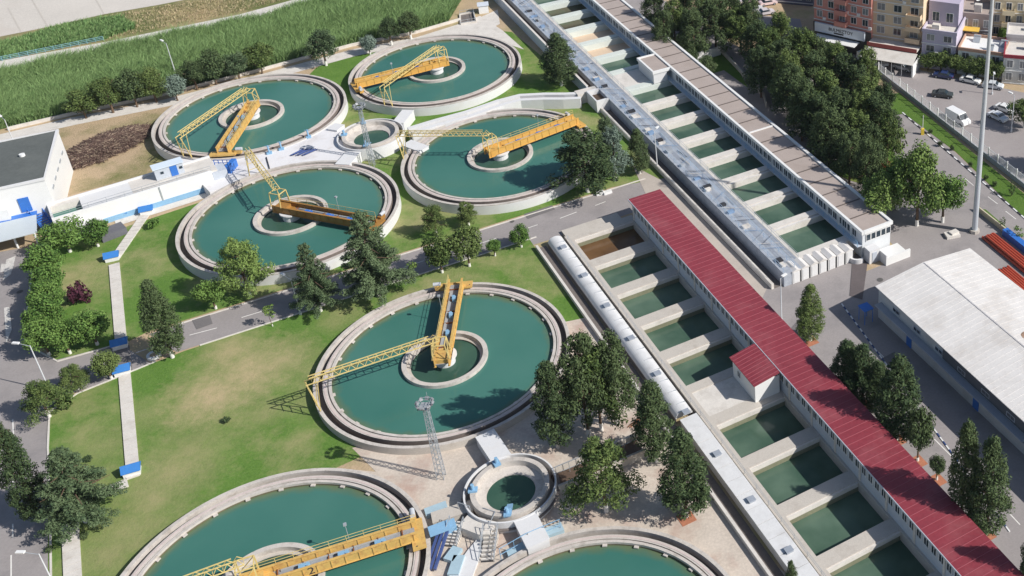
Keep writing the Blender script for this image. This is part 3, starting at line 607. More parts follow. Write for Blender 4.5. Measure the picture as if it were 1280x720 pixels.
for a in ((-200.9, -200.5, 81.2, GV0-.32), (-193.4, -193.0, 81.2, GV0-.32), (-200.5, -193.4, 81.2, 81.6)): m.box(*a, ZR-.6, ZR+.02)
m.build('parapet', WHITEB, t)
# seven cabinets
t0 = thing('white_cabinet', 'white gabled cabinet at the left end of the row of seven', 'cabinet', (-124.6, 72.4, 0), AX, 'row of white cabinets')
m = MB(); m.box(-125.8, -123.4, 72.5, 73.85, 0, 2.3); m.build('body', WHITEB, t0)
m = MB(); m.prism([(-125.95, 72.4), (-123.25, 72.4), (-123.25, 73.95), (-125.95, 73.95)], 2.3, 2.4)
m.add([(-125.95, 72.4, 2.4), (-125.95, 73.95, 2.4), (-125.95, 73.17, 2.75), (-123.25, 72.4, 2.4), (-123.25, 73.95, 2.4), (-123.25, 73.17, 2.75)], [(0, 3, 5, 2), (3, 4, 5), (4, 1, 2, 5), (1, 0, 2)]); m.build('roof', WROOF, t0)
m = MB(); m.box(-123.39, -123.33, 72.7, 73.65, .15, 2.1); m.build('door', WHITE, t0)
m = MB(); m.box(-123.5, -123.36, 73.86, 74.1, 0, 2.25); m.build('gap_shade', DARK, t0)  # dark panel paints the shaded gap between neighbouring cabinets
names = ['second', 'third', 'middle', 'fifth', 'sixth', 'last']
for i in range(1, 7):
    c = dup(t0); x, y = uv2w(-124.6, 72.4+1.66*i); c.location = (x, y, 0)
    c['label'] = ['white gabled cabinet second from the left end of its row', 'white gabled cabinet third from the left end of its row', 'white gabled cabinet exactly in the middle of the row of seven',
                  'white gabled cabinet third from the gallery end of its row', 'white gabled cabinet second from the gallery end of its row', 'white gabled cabinet nearest the gallery at the end of its row'][i-1]
# dock by the gallery end
t = thing('loading_dock', 'low white loading dock at the end of the flat roofed gallery', 'dock', (-121, 86, 0), AX)
m = MB(); m.box(-122.8, -119.4, 87.6, 87.9, 0, 2.0); m.box(-119.7, -119.4, 87.9, 92.4, 0, 1.5); m.box(-122.8, -119.7, 87.9, 92.2, 0, .8); m.build('wall', WHITEB, t)
m = MB(); m.box(-122.8, -121.2, 85.6, 87.6, 0, 2.5); m.build('stair_block', WHITE, t)
m = MB(); m.box(-121.19, -121.13, 86.1, 87.0, .2, 2.1); m.build('door', PALEB, t)
m = MB(); m.lathe([(1.0, .02), (1.35, .02), (1.35, .9), (1.0, .9)], 30, (-123.4, 84.6), 200, 380); single('curved_low_wall', m, WHITE, 'curved white low wall between the cabinets and the gallery door', 'low wall', (-122.6, 83.2, 0), AX)

# ================================================================== LOWER FILTER BLOCK (red roofed gallery)
UA, UB = -153.6, -50.0; VL0, VL1 = 47.6, 58.6; ZL = 1.0; WZ = -.5; ZG = 4.75
tops = [-151.6, -142.9, -134.2, -125.4, -116.7, None, -101.4, -92.5, -83.4, -74.4, -65.4, -56.4]
t = thing('filter_basin_row', 'lower row of green filter basins with beige walls below the red roofed gallery', 'filter basins', (UA, VL0, 0), AX)
def bwall(a, b, nm='basin_wall', mt=CONC):
    m = MB(); m.box(a, b-.28, VL0, VL1, -.8, ZL); m.cur = 1; m.box(b-.28, b, VL0, VL1, .25, ZL-.12); m.cur = 2; m.box(b-.28, b-.02, VL0, VL1, -.8, .249); m.build(nm, [mt, CONCL, mat('green_reflection_wall', (.20, .20, .13), .9, .2)], t)  # stained lower face, its darker green standing in for the water's reflection
bwall(UA, -151.6)
for a in (-142.9, -134.2, -125.4, -116.7, -92.5, -83.4, -74.4, -65.4, -56.4): bwall(a-2.3, a)
bwall(-110.6, -108.7); bwall(-103.6, -101.4)
m = MB(); m.box(-108.7, -103.6, VL0, VL1, 0, ZL-.08); m.build('service_deck', CONCL, t, 'pale flat service deck between the basins')
for i, (a, b) in enumerate(((-151.6, -145.2), (-142.9, -136.5), (-134.2, -127.7), (-125.4, -119.0), (-116.7, -110.6), (-101.4, -94.8), (-92.5, -85.7), (-83.4, -76.7), (-74.4, -67.7), (-65.4, -58.7))):
    m = MB(); m.quad((a, VL0, WZ), (b, VL0, WZ), (b, VL1, WZ), (a, VL1, WZ)); m.build('water', WATERB if i == 0 else WATERF, t, 'rusty brown water in the end basin' if i == 0 else None)
m = MB(); m.box(UA, UB, VL0-1.05, VL0, -.8, ZL+.02); m.build('front_kerb', CONC, t)
m = MB(); m.box(-151.6, UB, 58.0, VL1, -.8, ZL+.05); m.build('rear_ledge', CONC, t)
t = thing('gallery_building', 'long low gallery with crimson sheet roof over the lower filter basins', 'building', (UA, VL1, 0), AX)
m = MB(); m.box(UA+1.7, UB, 58.3, 63.4, 0, ZG-.05); m.build('wall', mat('gallery_wall_b', (.50, .54, .60), .8, .07, .5, 4), t)
m = MB(); m.prism([(UA+.9, 57.95), (UB, 57.95), (UB, 63.8), (UA+.9, 63.8)], ZG, ZG+.14); m.cur = 1
for i in range(95):
    u = UA+1.5+1.1*i
    if u < UB: m.box(u-.03, u+.03, 58.0, 63.75, ZG+.14, ZG+.18)
m.build('roof', [REDR, REDRL], t)
m = MB(); m.box(UA+.9, UB, 57.87, 57.95, ZG-.1, ZG+.16); m.build('gutter', PALEB, t)
w0 = window_proto(t, UA+2.4, 58.3, 2.9, 4.1, .85)
for i in range(1, 72): copyat(w0, t, 1.42*i, 0)
k = 0; m = MB(); m.box(UA+1.85+5.68*k-.1, UA+1.85+5.68*k+.3, 58.18, 58.3, 1.1, ZG-.1); p0 = m.build('pilaster', CONCL, t)
for k in range(1, 18): copyat(p0, t, 5.68*k, 0)
t = thing('pump_annex', 'small red roofed annex jutting out over the service deck of the lower basins', 'annex', (-109, 54, 0), AX)
m = MB(); m.box(-108.9, -102.6, 54.1, 57.9, ZL-.05, 4.1); m.build('wall', WHITEB, t)
m = MB(); m.add([(-109.3, 53.8, 4.1), (-102.3, 53.8, 4.1), (-102.3, 57.86, 4.72), (-109.3, 57.86, 4.72), (-109.3, 53.8, 4.22), (-102.3, 53.8, 4.22), (-102.3, 57.86, 4.86), (-109.3, 57.86, 4.86)], [(0, 3, 2, 1), (4, 5, 6, 7), (0, 1, 5, 4), (1, 2, 6, 5), (2, 3, 7, 6), (3, 0, 4, 7)]); m.cur = 1
for i in range(10): m.bar((-109+.7*i, 53.82, 4.25), (-109+.7*i, 57.84, 4.88), .06, .05)
m.build('roof', [REDR, REDRL], t)
window_proto(t, -107.4, 54.1, 2.2, 3.2, .8)
# the barrel roofed channel
VC = 44.95
t = thing('barrel_roofed_channel', 'long white rounded channel roof with dark hatches beside the lower filter basins', 'channel', (UA, VC, 0), AX)
def barrel(a, b):
    m = MB(); n = 14
    for k in range(n):
        t0_, t1_ = math.pi*k/n, math.pi*(k+1)/n
        p0, p1 = (VC-1.27*math.cos(t0_), .75+.95*math.sin(t0_)), (VC-1.27*math.cos(t1_), .75+.95*math.sin(t1_))
        m.quad((a, p0[0], p0[1]), (a, p1[0], p1[1]), (b, p1[0], p1[1]), (b, p0[0], p0[1]))
    m.add([(a, VC-1.27*math.cos(math.pi*k/n), .75+.95*math.sin(math.pi*k/n)) for k in range(n+1)], [tuple(range(n+1))])
    m.add([(b, VC-1.27*math.cos(math.pi*k/n), .75+.95*math.sin(math.pi*k/n)) for k in range(n+1)], [tuple(range(n+1))[::-1]])
    m.cur = 1; m.box(a, b, VC-1.27, VC-1.2, 0, .75); m.box(a, b, VC+1.2, VC+1.3, 0, .75); return m
o = barrel(UA, -105.8).build('roof_shell', [mat('barrel_white', (.66, .66, .66), .5, .08, stain=(.46, .45, .44), stain_amt=.5, stain_scale=.5), CONCD], t); smooth(o)
m = MB(); m.prism([(-104.6, VC-1.1), (UB, VC-1.1), (UB, VC+1.15), (-104.6, VC+1.15)], 0, 1.45); m.build('channel_side', CONCL, t)
m = MB(); n_ = 0; u = -104.6
while u < UB: m.box(u, u+2.52, VC-1.2, VC+1.25, 1.46, 1.6+.02*(n_ % 2)); u += 2.6; n_ += 1
m.build('roof_sheet', MATS['barrel_white'], t)
m = MB()
u = UA+2
while u < -106: m.box(u, u+.06, VC-.3, VC+.9, 1.55, 1.715); u += 2.6
m.build('roof_seam', STEEL, t)
for i in range(11):
    u = UA+3.4+8.9*i
    m = MB(); m.box(u, u+.75, VC-.35, VC+.5, 1.65, 1.9); m.box(u-.06, u+.81, VC-.4, VC+.55, 1.9, 1.95); m.build('roof_hatch', [mat('hatch_grey', (.30, .33, .38), .5, .1)], t)
m = MB(); m.rail([(UA+1, VC+1.75, 1.0), (UB, VC+1.75, 1.0)], .9, 3, .045); m.build('handrail', STEEL, t)
t = thing('trench_wall', 'narrow concrete trench wall beside the barrel roofed channel', 'wall', (UA, 42, 0), AX)
m = MB(); m.box(UA-.5, UB, 41.7, 42.1, 0, .75); m.build('wall_face', CONCL, t); m = MB(); m.box(UA-.5, UB, 42.12, 43.45, .03, .1); m.build('trench_floor', CONCD, t)
m = MB(); m.box(-156.3, UA-.02, 47.0, 57, .02, .5); single('end_platform', m, CONC, 'grey slab at the road end of the lower filter basins', 'platform', (-155, 54, 0), AX)

# ================================================================== WAREHOUSE (white sheet roof)
t = thing('warehouse', 'large warehouse with dirty white sheet roof and blue doors beside the shaded yard', 'warehouse', (-110.5, 79.8, 0), AX)
WU0, WU1, WV0, WV1, WR = -109.9, -40, 78.9, 96.5, 87.6
m = MB(); m.prism([(WU0+.3, WV0+.3), (WU1, WV0+.3), (WU1, WV1-.3), (WU0+.3, WV1-.3)], 0, 5.7); m.cur = 0
m.add([(WU0+.3, WV0+.3, 5.7), (WU0+.3, WR, 6.6), (WU0+.3, WV1-.3, 5.7)], [(0, 1, 2)]); m.build('wall', mat('warehouse_wall', (.52, .54, .55), .85, .1, .4, 4, stain=(.35, .33, .30), stain_amt=.5, stain_scale=.3), t)
def slope(va, za, vb, zb, nm):
    m = MB(); m.add([(WU0, va, za), (WU1, va, za), (WU1, vb, zb), (WU0, vb, zb), (WU0, va, za-.12), (WU1, va, za-.12), (WU1, vb, zb-.12), (WU0, vb, zb-.12)], [(0, 1, 2, 3), (4, 7, 6, 5), (0, 4, 5, 1), (3, 2, 6, 7), (0, 3, 7, 4), (1, 5, 6, 2)])
    u = WU0+.5
    while u < WU1: m.bar((u, va+.02, za+.01), (u, vb-.02, zb+.01), .05, .03); u += 1.0
    return m.build(nm, [WROOF], t)
slope(WV0-.15, 5.8, WR, 6.7, 'roof_slope'); slope(WR+.02, 6.7, WV1+.2, 5.8, 'roof_slope')
m = MB(); u = WU0+.2
while u < WU1: m.box(u, u+1.9, WR-.1, WR+.1, 6.66, 6.76); u += 1.96
m.build('ridge_cap', mat('ridge_grey', (.52, .50, .50), .6, .2, 1, 4), t)
for i in range(12):
    u = WU0+2.5+5.1*i
    if i % 3 == 1:
        m = MB(); m.box(u, u+1.2, WV0+.22, WV0+.3, 0, 2.4); m.build('door', BLUE, t)
        m = MB(); m.box(u+.95, u+1.05, WV0+.16, WV0+.22, 1.0, 1.15); 
    else: window_proto(t, u, WV0+.3, 1.9, 2.7, 1.8, frame=PALEB)
    window_proto(t, u+1.6, WV0+.3, 3.9, 4.5, 1.5, frame=PALEB)
m = MB(); m.box(WU0+1, WU0+34, WV0-.9, WV0+.28, 3.2, 3.32); m.build('canopy', mat('canopy_grey', (.36, .38, .42), .7, .1), t)
m = MB(); m.lathe([(0, 6.62), (.9, 6.60), (1.1, 6.56)], 18, (WU0+21.5, WR+2.1), closed=False); m.build('roof_patch', mat('rusty_patch', (.34, .22, .15), .9, .4, 2, 6), t, 'rust brown repair patch on the white roof')
m = MB(); m.box(WU0+16, WU1, WV0+.2, WV0+.295, 3.5, 5.55); m.build('recess_band', mat('recess_shade', (.10, .11, .13), .8), t)  # flat dark strip paints the shade of the recess below the roof
m = MB(); m.box(WU0-.9, WU0+.9, WV0-2.6, WV0-.95, 2.5, 2.62)
for a in (-.8, .75):
    for b in (-2.5, -1.1): m.box(WU0+a, WU0+a+.08, WV0+b, WV0+b+.08, 0, 2.5)
single('entrance_canopy', m, BLUE, 'small dark blue entrance canopy at the near corner of the warehouse', 'canopy', (WU0, WV0-1.8, 0), AX)
# red pipes beside the warehouse
a_, b_ = P(1234, 296), P(1300, 350); an = math.atan2(b_[1]-a_[1], b_[0]-a_[0]); fx, fy = w2f(*a_, an)
PIPE = mat('red_pipe', (.42, .07, .035), .5, .15)
m = MB()
for i in range(5): m.bar((fx+.4*(i % 2), fy+.5*i-1, .3), (fx+13, fy+.5*i-1, .3), .46, n=12)
for i in range(4): m.bar((fx+.6, fy+.5*i-.75, .75), (fx+12.5, fy+.5*i-.75, .75), .46, n=12)
single('red_pipe_stack', m, PIPE, 'stack of long red pipes lying beside the warehouse', 'pipes', (fx, fy, 0), an, 'pipe stacks')
m = MB()
for i in range(5): m.bar((fx+8.5+.3*(i % 2), fy+.45*i-4.2, .28), (fx+17, fy+.45*i-4.2, .28), .42, n=12)
single('red_pipe_stack', m, PIPE, 'second stack of dark red pipes at the right edge below the first', 'pipes', (fx+9, fy-3, 0), an, 'pipe stacks')
m = MB(); m.box(fx+1, fy and fx+12, fy+2.3, fy+3.4, 0, 1.3); m.box(fx+12.3, fx+19, fy+2.3, fy+3.4, 0, 1.2)
single('blue_skip', m, BLUE, 'long blue container between the red pipes and the boundary wall', 'container', (fx+1, fy+2.8, 0), an)
a_, b_ = P(1221, 263), P(1300, 326); m = MB(); m.bar((*a_, .5), (*b_, .5), .25, 1.0); single('boundary_wall', m, mat('cream_wall', (.52, .47, .34), .9), 'low cream wall from the tall mast to the right edge', 'wall', (*a_, 0))

# ================================================================== LEFT: WHITE HALL, LONG WALL, HUT, CARPORT
hr = 8.8
t = thing('white_hall', 'large white hall with flat dark grey roof at the left edge', 'building', (*P(72, 250), 0))
rp = [P(-60, 189, hr), P(72, 162, hr), P(55, 223, hr), P(-60, 248, hr)]
m = MB(); m.prism(rp, 0, hr-.35); m.build('wall', WHITEB, t)
cxr = sum(p[0] for p in rp)/4; cyr = sum(p[1] for p in rp)/4
def grow(pl, d): return [(p[0]+(d if p[0] > cxr else -d), p[1]+(d if p[1] > cyr else -d)) for p in pl]
m = MB(); m.prism(grow(rp, -.25), hr-.34, hr-.1); m.build('roof', GREYROOF, t)
m = MB(); g1 = grow(rp, .12); g2 = grow(rp, -.22)
for i in range(4):
    j = (i+1) % 4; m.prism([g1[i], g1[j], g2[j], g2[i]], hr-.33, hr+.08)
m.build('parapet', WHITE, t)
x, y = P(28, 195, hr-.1); m = MB(); m.cyl(x, y, hr-.1, hr+.3, .45, 14); m.build('roof_vent', WHITEB, t)
m = MB(); e0 = Vector((*rp[1], 0)); e1 = Vector((*rp[2], 0)); nrm = Vector((1, 0, 0))
for i in range(5):
    p = e0.lerp(e1, .12+.17*i); q = e0.lerp(e1, .12+.17*i+.07); m.bar((p.x+.08, p.y, hr*.62), (q.x+.08, q.y, hr*.62), .1, .35)
m.build('vent_slot', STEEL, t)
m = MB(); e0 = Vector((*rp[2], 0)); e1 = Vector((*rp[3], 0)); p_ = e0.lerp(e1, .24); q_ = e0.lerp(e1, .36); m.bar((p_.x, p_.y-.05, hr*.55), (q_.x, q_.y-.05, hr*.55), .25, 2.6); m.build('door', BLUE, t)
m = MB(); p_ = e0.lerp(e1, .18); q_ = e0.lerp(e1, .62); m.bar((p_.x, p_.y-.7, hr*.36), (q_.x, q_.y-.7, hr*.36), 1.4, .15); m.build('landing', BLUE, t)
# lower white wing and stair
zc = 5.2
m = MB(); m.prism([P(-60, 256, zc), P(8, 246, zc), P(9, 262, zc), P(-60, 274, zc)], 0, zc); single('white_wing', m, WHITEB, 'low white wing in front of the dark roofed hall', 'building', (*P(20, 262), 0))
TPT = Vector((*P(26, 246, 4.8), 4.8)); BPT = Vector((*P(66, 290, .3), .3)); MID = TPT.lerp(BPT, .5); MID.z = 2.7

m = MB(); dd = (BPT-TPT); side = Vector((-dd.y, dd.x, 0)).normalized()*.9
for A_, B_, n_ in ((TPT, MID, 10), (MID, BPT, 10)):
    for i in range(n_):
        q_ = A_.lerp(B_, (i+.5)/n_); m.bar(q_-side, q_+side, .42, .07)
    for sg_ in (-1, 1):
        m.bar(A_+side*sg_, B_+side*sg_, .12, .34); m.bar(A_+side*sg_+Vector((0, 0, 1)), B_+side*sg_+Vector((0, 0, 1)), .09)
        for i in range(7): q_ = A_.lerp(B_, i/6)+side*sg_; m.bar(q_, q_+Vector((0, 0, 1)), .07)
for q_ in (TPT, MID): m.bar(q_+side, Vector((q_.x+side.x, q_.y+side.y, 0)), .14); m.bar(q_-side, Vector((q_.x-side.x, q_.y-side.y, 0)), .14)
single('blue_staircase', m, BLUE, 'blue steel outdoor staircase beside the carport', 'staircase', (MID.x, MID.y, 0))
t = thing('carport', 'open carport with pale grey sheet roof at the left edge', 'carport', (*P(20, 318), 0))
q = [P(-80, 272, 3.2), P(45, 262, 3.2), P(46, 290, 3.2), P(-80, 322, 3.2)]
m = MB(); m.prism(q, 3.05, 3.2); m.build('roof', mat('pale_sheet', (.50, .55, .58), .5, .06), t)
for i, (px_, py_) in enumerate(((21, 305), (46, 299), (-8, 312))):
    x, y = P(px_, py_, 1.0); m = MB(); m.cyl(x-.3, y+.3, 0, 3.05, .16, 10); m.build('post', WHITEB, t)
# long raised channel with blue foot
zl = htop(271, 238, 217)
A0, A1 = P(143, 276), P(271, 236)
an = math.atan2(A1[1]-A0[1], A1[0]-A0[0]); f0 = w2f(*A0, an); f1 = w2f(*A1, an); FV = f1[1]
t = thing('raised_channel', 'long white raised channel with blue painted foot and beige top by the lawn', 'raised channel', (f0[0], FV, 0), an)
B0 = w2f(*P(62, 266, zl), an)[0]
m = MB(); m.box(B0, f1[0], FV, FV+.35, 0, zl+.25); m.cur = 1; m.box(f0[0]-3, f1[0]+.05, FV-.12, FV, 0, 1.0); m.build('front_wall', [WHITEB, LBLUE], t)
m = MB(); m.box(f0[0]+4, f1[0]+1, FV+.36, FV+5.6, 0, zl); m.box(B0, f0[0]-3.6, FV+4.4, FV+5.6, 0, zl); m.build('deck', CONCL, t)
m = MB(); m.box(B0+.5, f1[0]+1, FV+5.6, FV+5.9, 0, zl+.3); m.build('rear_wall', WHITE, t)
m = MB(); m.box(B0, B0+.3, FV+.36, FV+5.9, 0, zl+.3); m.box(f0[0]-3.6, f0[0]+4, FV+.36, FV+5.6, 0, zl-.02); m.build('end_wall', WHITE, t)
m = MB(); m.box(B0+.3, f0[0]-3.6, FV+.4, FV+4.4, 0, zl-1.2); m.build('settling_water', WATER, t)
m = MB(); m.rail([(B0, FV+.2, zl+.25), (f1[0], FV+.2, zl+.25)], .9, 2.5, .05); m.build('handrail', STEEL, t)
x0 = (f0[0]+f1[0])/2-.4; m = MB(); m.box(x0, x0+.22, FV-.1, FV, 0, zl+.2); m.build('drain_pipe', STEEL, t)
m = MB(); m.box(f1[0]+.02, f1[0]+2.4, FV-.0, FV+2.8, 0, zl-.3); m.build('valve_pit', PALEB, t)
m = MB(); m.prism([(B0-.5, FV-2.6), (f0[0]-4.5, FV-1.4), (f0[0]-1.5, FV-1.3), (f0[0]-1.5, FV-.13), (B0-.5, FV-.13)], 0, 1.7); 
single('access_ramp', m, WHITE, 'white ramp wedge below the raised channel near the two round trees', 'ramp', (f0[0]-4, FV-1, 0), an)
# hut
hx, hy = P(216, 218, 1.2)
t = thing('valve_hut', 'small pale blue hut with dark blue door on the raised channel', 'hut', (*w2f(hx, hy, an), 0), an); fx, fy = w2f(*P(217, 222, zl), an)
zb = zl+.02
m = MB(); m.box(fx-2.5, fx+2.0, fy+.6, fy+2.4, zb, zb+2.1); m.build('wall', PALEB, t)
m = MB(); m.box(fx-2.7, fx+2.2, fy+.4, fy+2.6, zb+2.1, zb+2.25); m.build('roof', mat('hut_roof', (.62, .70, .78), .6, .05), t)
m = MB(); m.box(fx-.1, fx+1.0, fy+.52, fy+.6, zb, zb+1.9); m.build('door', BLUE, t)
for k in (-2.2, 1.8): m = MB(); m.box(fx+k*.75, fx+k*.75+.5, fy+.53, fy+.6, zb+1.0, zb+1.45); m.build('window', GLASS, t)

s = MB(); s.sheet(pts([(146, 283), (272, 243), (268, 238), (143, 276)]), .04); struct('footpath', s, CONCL)
m = MB(); a_ = P(126, 300); b_ = P(157, 288); m.bar((*a_, .6), (*b_, .6), 2.6, 1.2); single('recess_shade_block', m, mat('ramp_recess_shade', (.13, .13, .15), .9, .15), 'dark block standing in for the shaded recess at the foot of the white ramp', 'block', (*a_, 0))  # dark block added to paint the shaded recess in the ramp
# walkway with blue covers across the lawns
segs = [((181, 270), (143, 325)), ((143, 331), (152, 433)), ((156, 470), (167, 598)), ((160, 604), (128, 617)), ((88, 655), (92, 735))]
labs = ['pale walkway strip from the raised channel to the first blue cover', 'pale walkway strip running down the lawn to the road beside the plum bush', 'pale walkway strip crossing the lawn below the road', 'short pale walkway strip turning left at the last blue cover', 'pale walkway strip at the bottom edge beside the big cedar']
for (a, b), lab in zip(segs, labs):
    a = Vector((*P(*a), 0)); b = Vector((*P(*b), 0)); m = MB(); n = max(2, int((b-a).length/1.1))
    for i in range(n):
        p = a.lerp(b, i/n); q = a.lerp(b, (i+.94)/n); m.bar((p.x, p.y, .12), (q.x, q.y, .12), 1.5 if 'bottom' not in lab else 1.8, .2)
    single('walkway_slab', m, CONCL, lab, 'walkway', (a.x, a.y, 0), 0, 'pale walkway strips')
for i, (px_, py_, rr_) in enumerate(((25, 365, .45), (46, 330, .4), (640, 277, .4), (540, 318, .4), (1010, 385, .5), (1130, 470, .45), (1100, 350, .5), (930, 230, .45), (1180, 215, .4), (120, 455, .4))):
    x, y = P(px_, py_); s = MB(); s.disc(rr_, .03, 18, (x, y)); struct('manhole_cover', s, mat('cast_iron', (.10, .095, .09), .7, .2), (x, y, 0))
for q_ in ([(2, 255), (18, 256), (16, 262), (0, 266)], [(5, 385), (12, 384), (15, 412), (8, 430)], [(8, 250), (20, 245), (14, 268), (4, 276)]):
    s = MB(); s.sheet(pts([(a_+0, b_+75) if b_ < 300 else (a_, b_) for a_, b_ in q_]), .03); struct('lime_spill', s, mat('lime_spill', (.55, .53, .50), .9, .3, 2, 6))
for q_ in ([(240, 400), (262, 393), (266, 405), (246, 412)], [(1090, 455), (1118, 440), (1140, 468), (1115, 480)], [(985, 415), (1000, 398), (1020, 410), (1006, 430)], [(655, 268), (690, 257), (694, 262), (660, 274)]):
    s = MB(); s.sheet(pts(q_), .03); struct('road_patch', s, mat('dark_asphalt', (.16, .15, .15), .95, .15))
s = MB(); a, b = P(152, 434), P(156, 468); s.bar((*a, .03), (*b, .03), 2.0, .02); struct('road_patch', s, mat('dark_asphalt', (.11, .10, .11), .95, .15))
for (px_, py_), lab in zip(((184, 266), (141, 324), (151, 433), (154, 466), (166, 591), (152, 270)), ('blue cover box at the foot of the raised channel', 'blue cover box at the bend of the walkway', 'blue cover box in tree shade on the far side of the road', 'blue cover box on the near side of the road', 'blue cover box at the lower corner of the walkway', 'dark blue cover box by the ramp wall')):
    x, y = P(px_, py_); t = thing('cover_box', lab, 'cover box', (x, y, 0), 0, 'blue cover boxes'); a = .45
    m = MB(); m.ob(x, y, .0, .8, 1.9, 1.5, a); m.build('base', WHITEB, t)
    m = MB(); c_, s_ = math.cos(a), math.sin(a); hv = [(-1.1, -.9, .8), (1.1, -.9, .8), (1.1, .9, .8), (-1.1, .9, .8), (-1.1, 0, 1.5), (1.1, 0, 1.5)]
    m.add([(x+p*c_-q*s_, y+p*s_+q*c_, h) for p, q, h in hv], [(0, 1, 5, 4), (2, 3, 4, 5), (0, 4, 3), (1, 2, 5), (0, 3, 2, 1)]); m.build('roof', mat('bright_blue', (.035, .18, .50), .5, .1), t)

# ================================================================== MASTS AND LAMPS
x, y = P(1218, 290); t = thing('tall_mast', 'very tall tapered grey steel mast beside the warehouse yard', 'mast', (x, y, 0))
m = MB(); zs = [0, 9, 18, 27, 36, 45]; 
for i in range(5): m.cyl(x, y, zs[i], zs[i+1], .50-.05*i, 18, .50-.05*(i+1))
smooth(m.build('shaft', mat('mast_steel', (.52, .56, .60), .4, .05, metal=.2), t)); m = MB(); m.cyl(x, y, 0, .6, .85, 8); m.build('base_flange', CONC, t)
m = MB(); m.ring(.9, 1.0, 44.4, 44.6, 20, (x, y)); m.build('lamp_ring', STEEL, t)
def lattice(px_, py_, h, w0, w1, label, floods=8):
    x, y = P(px_, py_); t = thing('lattice_mast', label, 'lattice mast', (x, y, 0), 0, 'lattice floodlight masts')
    m = MB(); n = int(h/.9)
    def c(k, i): ww = w0+(w1-w0)*i/n; sx_, sy_ = ((-1, -1), (1, -1), (1, 1), (-1, 1))[k % 4]; return (x+sx_*ww/2, y+sy_*ww/2, h*i/n)
    for k in range(4):
        m.bar(c(k, 0), c(k, n), .07)
        for i in range(n): m.bar(c(k, i), c(k+1, i+1), .04); m.bar(c(k, i+1), c(k+1, i+1), .04)
    m.build('lattice', STEEL, t)
    m = MB(); m.box(x-.7, x+.7, y-.7, y+.7, h, h+.06); m.rail([(x-.7, y-.7, h), (x+.7, y-.7, h), (x+.7, y+.7, h), (x-.7, y+.7, h), (x-.7, y-.7, h)], .8, .9, .05); m.build('platform', STEEL, t)
    f0_ = None
    for i in range(floods):
        a = 2*math.pi*i/floods; r = .95; m = MB(); m.ob(0, 0, -.2, .2, .25, .45); 
        if f0_ is None: f0_ = m.build('floodlight', mat('lamp_housing', (.25, .26, .28), .4, .1), t)
        else: f0_ = f0_.copy(); COL.objects.link(f0_); f0_.parent = t
        f0_.data.transform(Matrix.Translation((0, 0, 0))) if False else None
        f0_.location = (r*math.cos(a), r*math.sin(a), h+.5); f0_.rotation_euler = (0, .5, a)
    m = MB(); m.bar((x+.5, y, h), (x+.5, y, h+2.3), .05, n=6); m.build('lightning_rod', STEEL, t); return t
t = lattice(552, 597, 12.0, .9, .5, 'steel lattice floodlight mast standing on the plaza between the near tanks')
lattice(466, 208, 12.2, .8, .45, 'thin steel lattice floodlight mast beside the far round chamber')
for o in [o for o in bpy.data.objects if o.name.startswith('floodlight')]:
    pass
# floodlight mesh is authored around the origin: undo the thing offset
for me in {o.data for o in bpy.data.objects if o.name.startswith('floodlight')}:
    c = Vector((0, 0, 0))
    for v in me.vertices: c += v.co
    c /= len(me.vertices)
    for v in me.vertices: v.co -= c
def lamp(px_, py_, h, label, dirx=-1, diry=0.0, arm=1.6, arms=1):
    x, y = P(px_, py_); t = thing('street_lamp', label, 'street lamp', (x, y, 0), 0, 'lamp posts')
    m = MB(); m.cyl(x, y, 0, h, .11, 10, .06); m.cyl(x, y, 0, .5, .2, 10); m.build('pole', mat('pole_white', (.62, .64, .66), .5, .05), t)
    for s_ in ([1] if arms == 1 else [1, -1]):
        m = MB(); m.bar((x, y, h-.1), (x+dirx*arm*s_, y+diry*arm*s_, h+.25), .09, n=6); m.build('arm', STEEL, t)
        m = MB(); m.ob(x+dirx*(arm+.35)*s_, y+diry*(arm+.35)*s_, h+.2, h+.38, .95, .38, math.atan2(diry, dirx)); m.build('lamp_head', WHITEB, t)
lamp(62, 488, 8.0, 'white street lamp standing among small trees by the left road', -1, .1)
lamp(72, 740, 6.3, 'street lamp at the bottom left corner over the road', -1, 0)
lamp(376, 393, 6.5, 'thin lamp post between the cedars and the lawn', -.8, .5)
lamp(822, 212, 8.0, 'lamp post at the corner of lawn and low trench wall', .3, .9, .8)
lamp(222, 100, 8.5, 'thin lamp post among the shrubs by the reeds', -.7, .5)
lamp(22, 190, 7.0, 'lamp post behind the dark roofed hall by the reeds', -.7, .5)
lamp(977, 402, 8, 'thin lamp post between the white cabinets and the red roof', .6, .6, .5)
lamp(835, 38, 8, 'lamp post in front of the pines at the upper gallery', .6, .6, .8)
lamp(1264, 165, 8, 'lamp post beside the parked white cars across the street', -.6, .6, .8)
lamp(1143, 70, 7, 'lamp post in front of the shops with white awning', 0, -1, .8)
lamp(1240, 118, 5, 'short post at the end of the pedestrian kerb', 0, -1, .4)

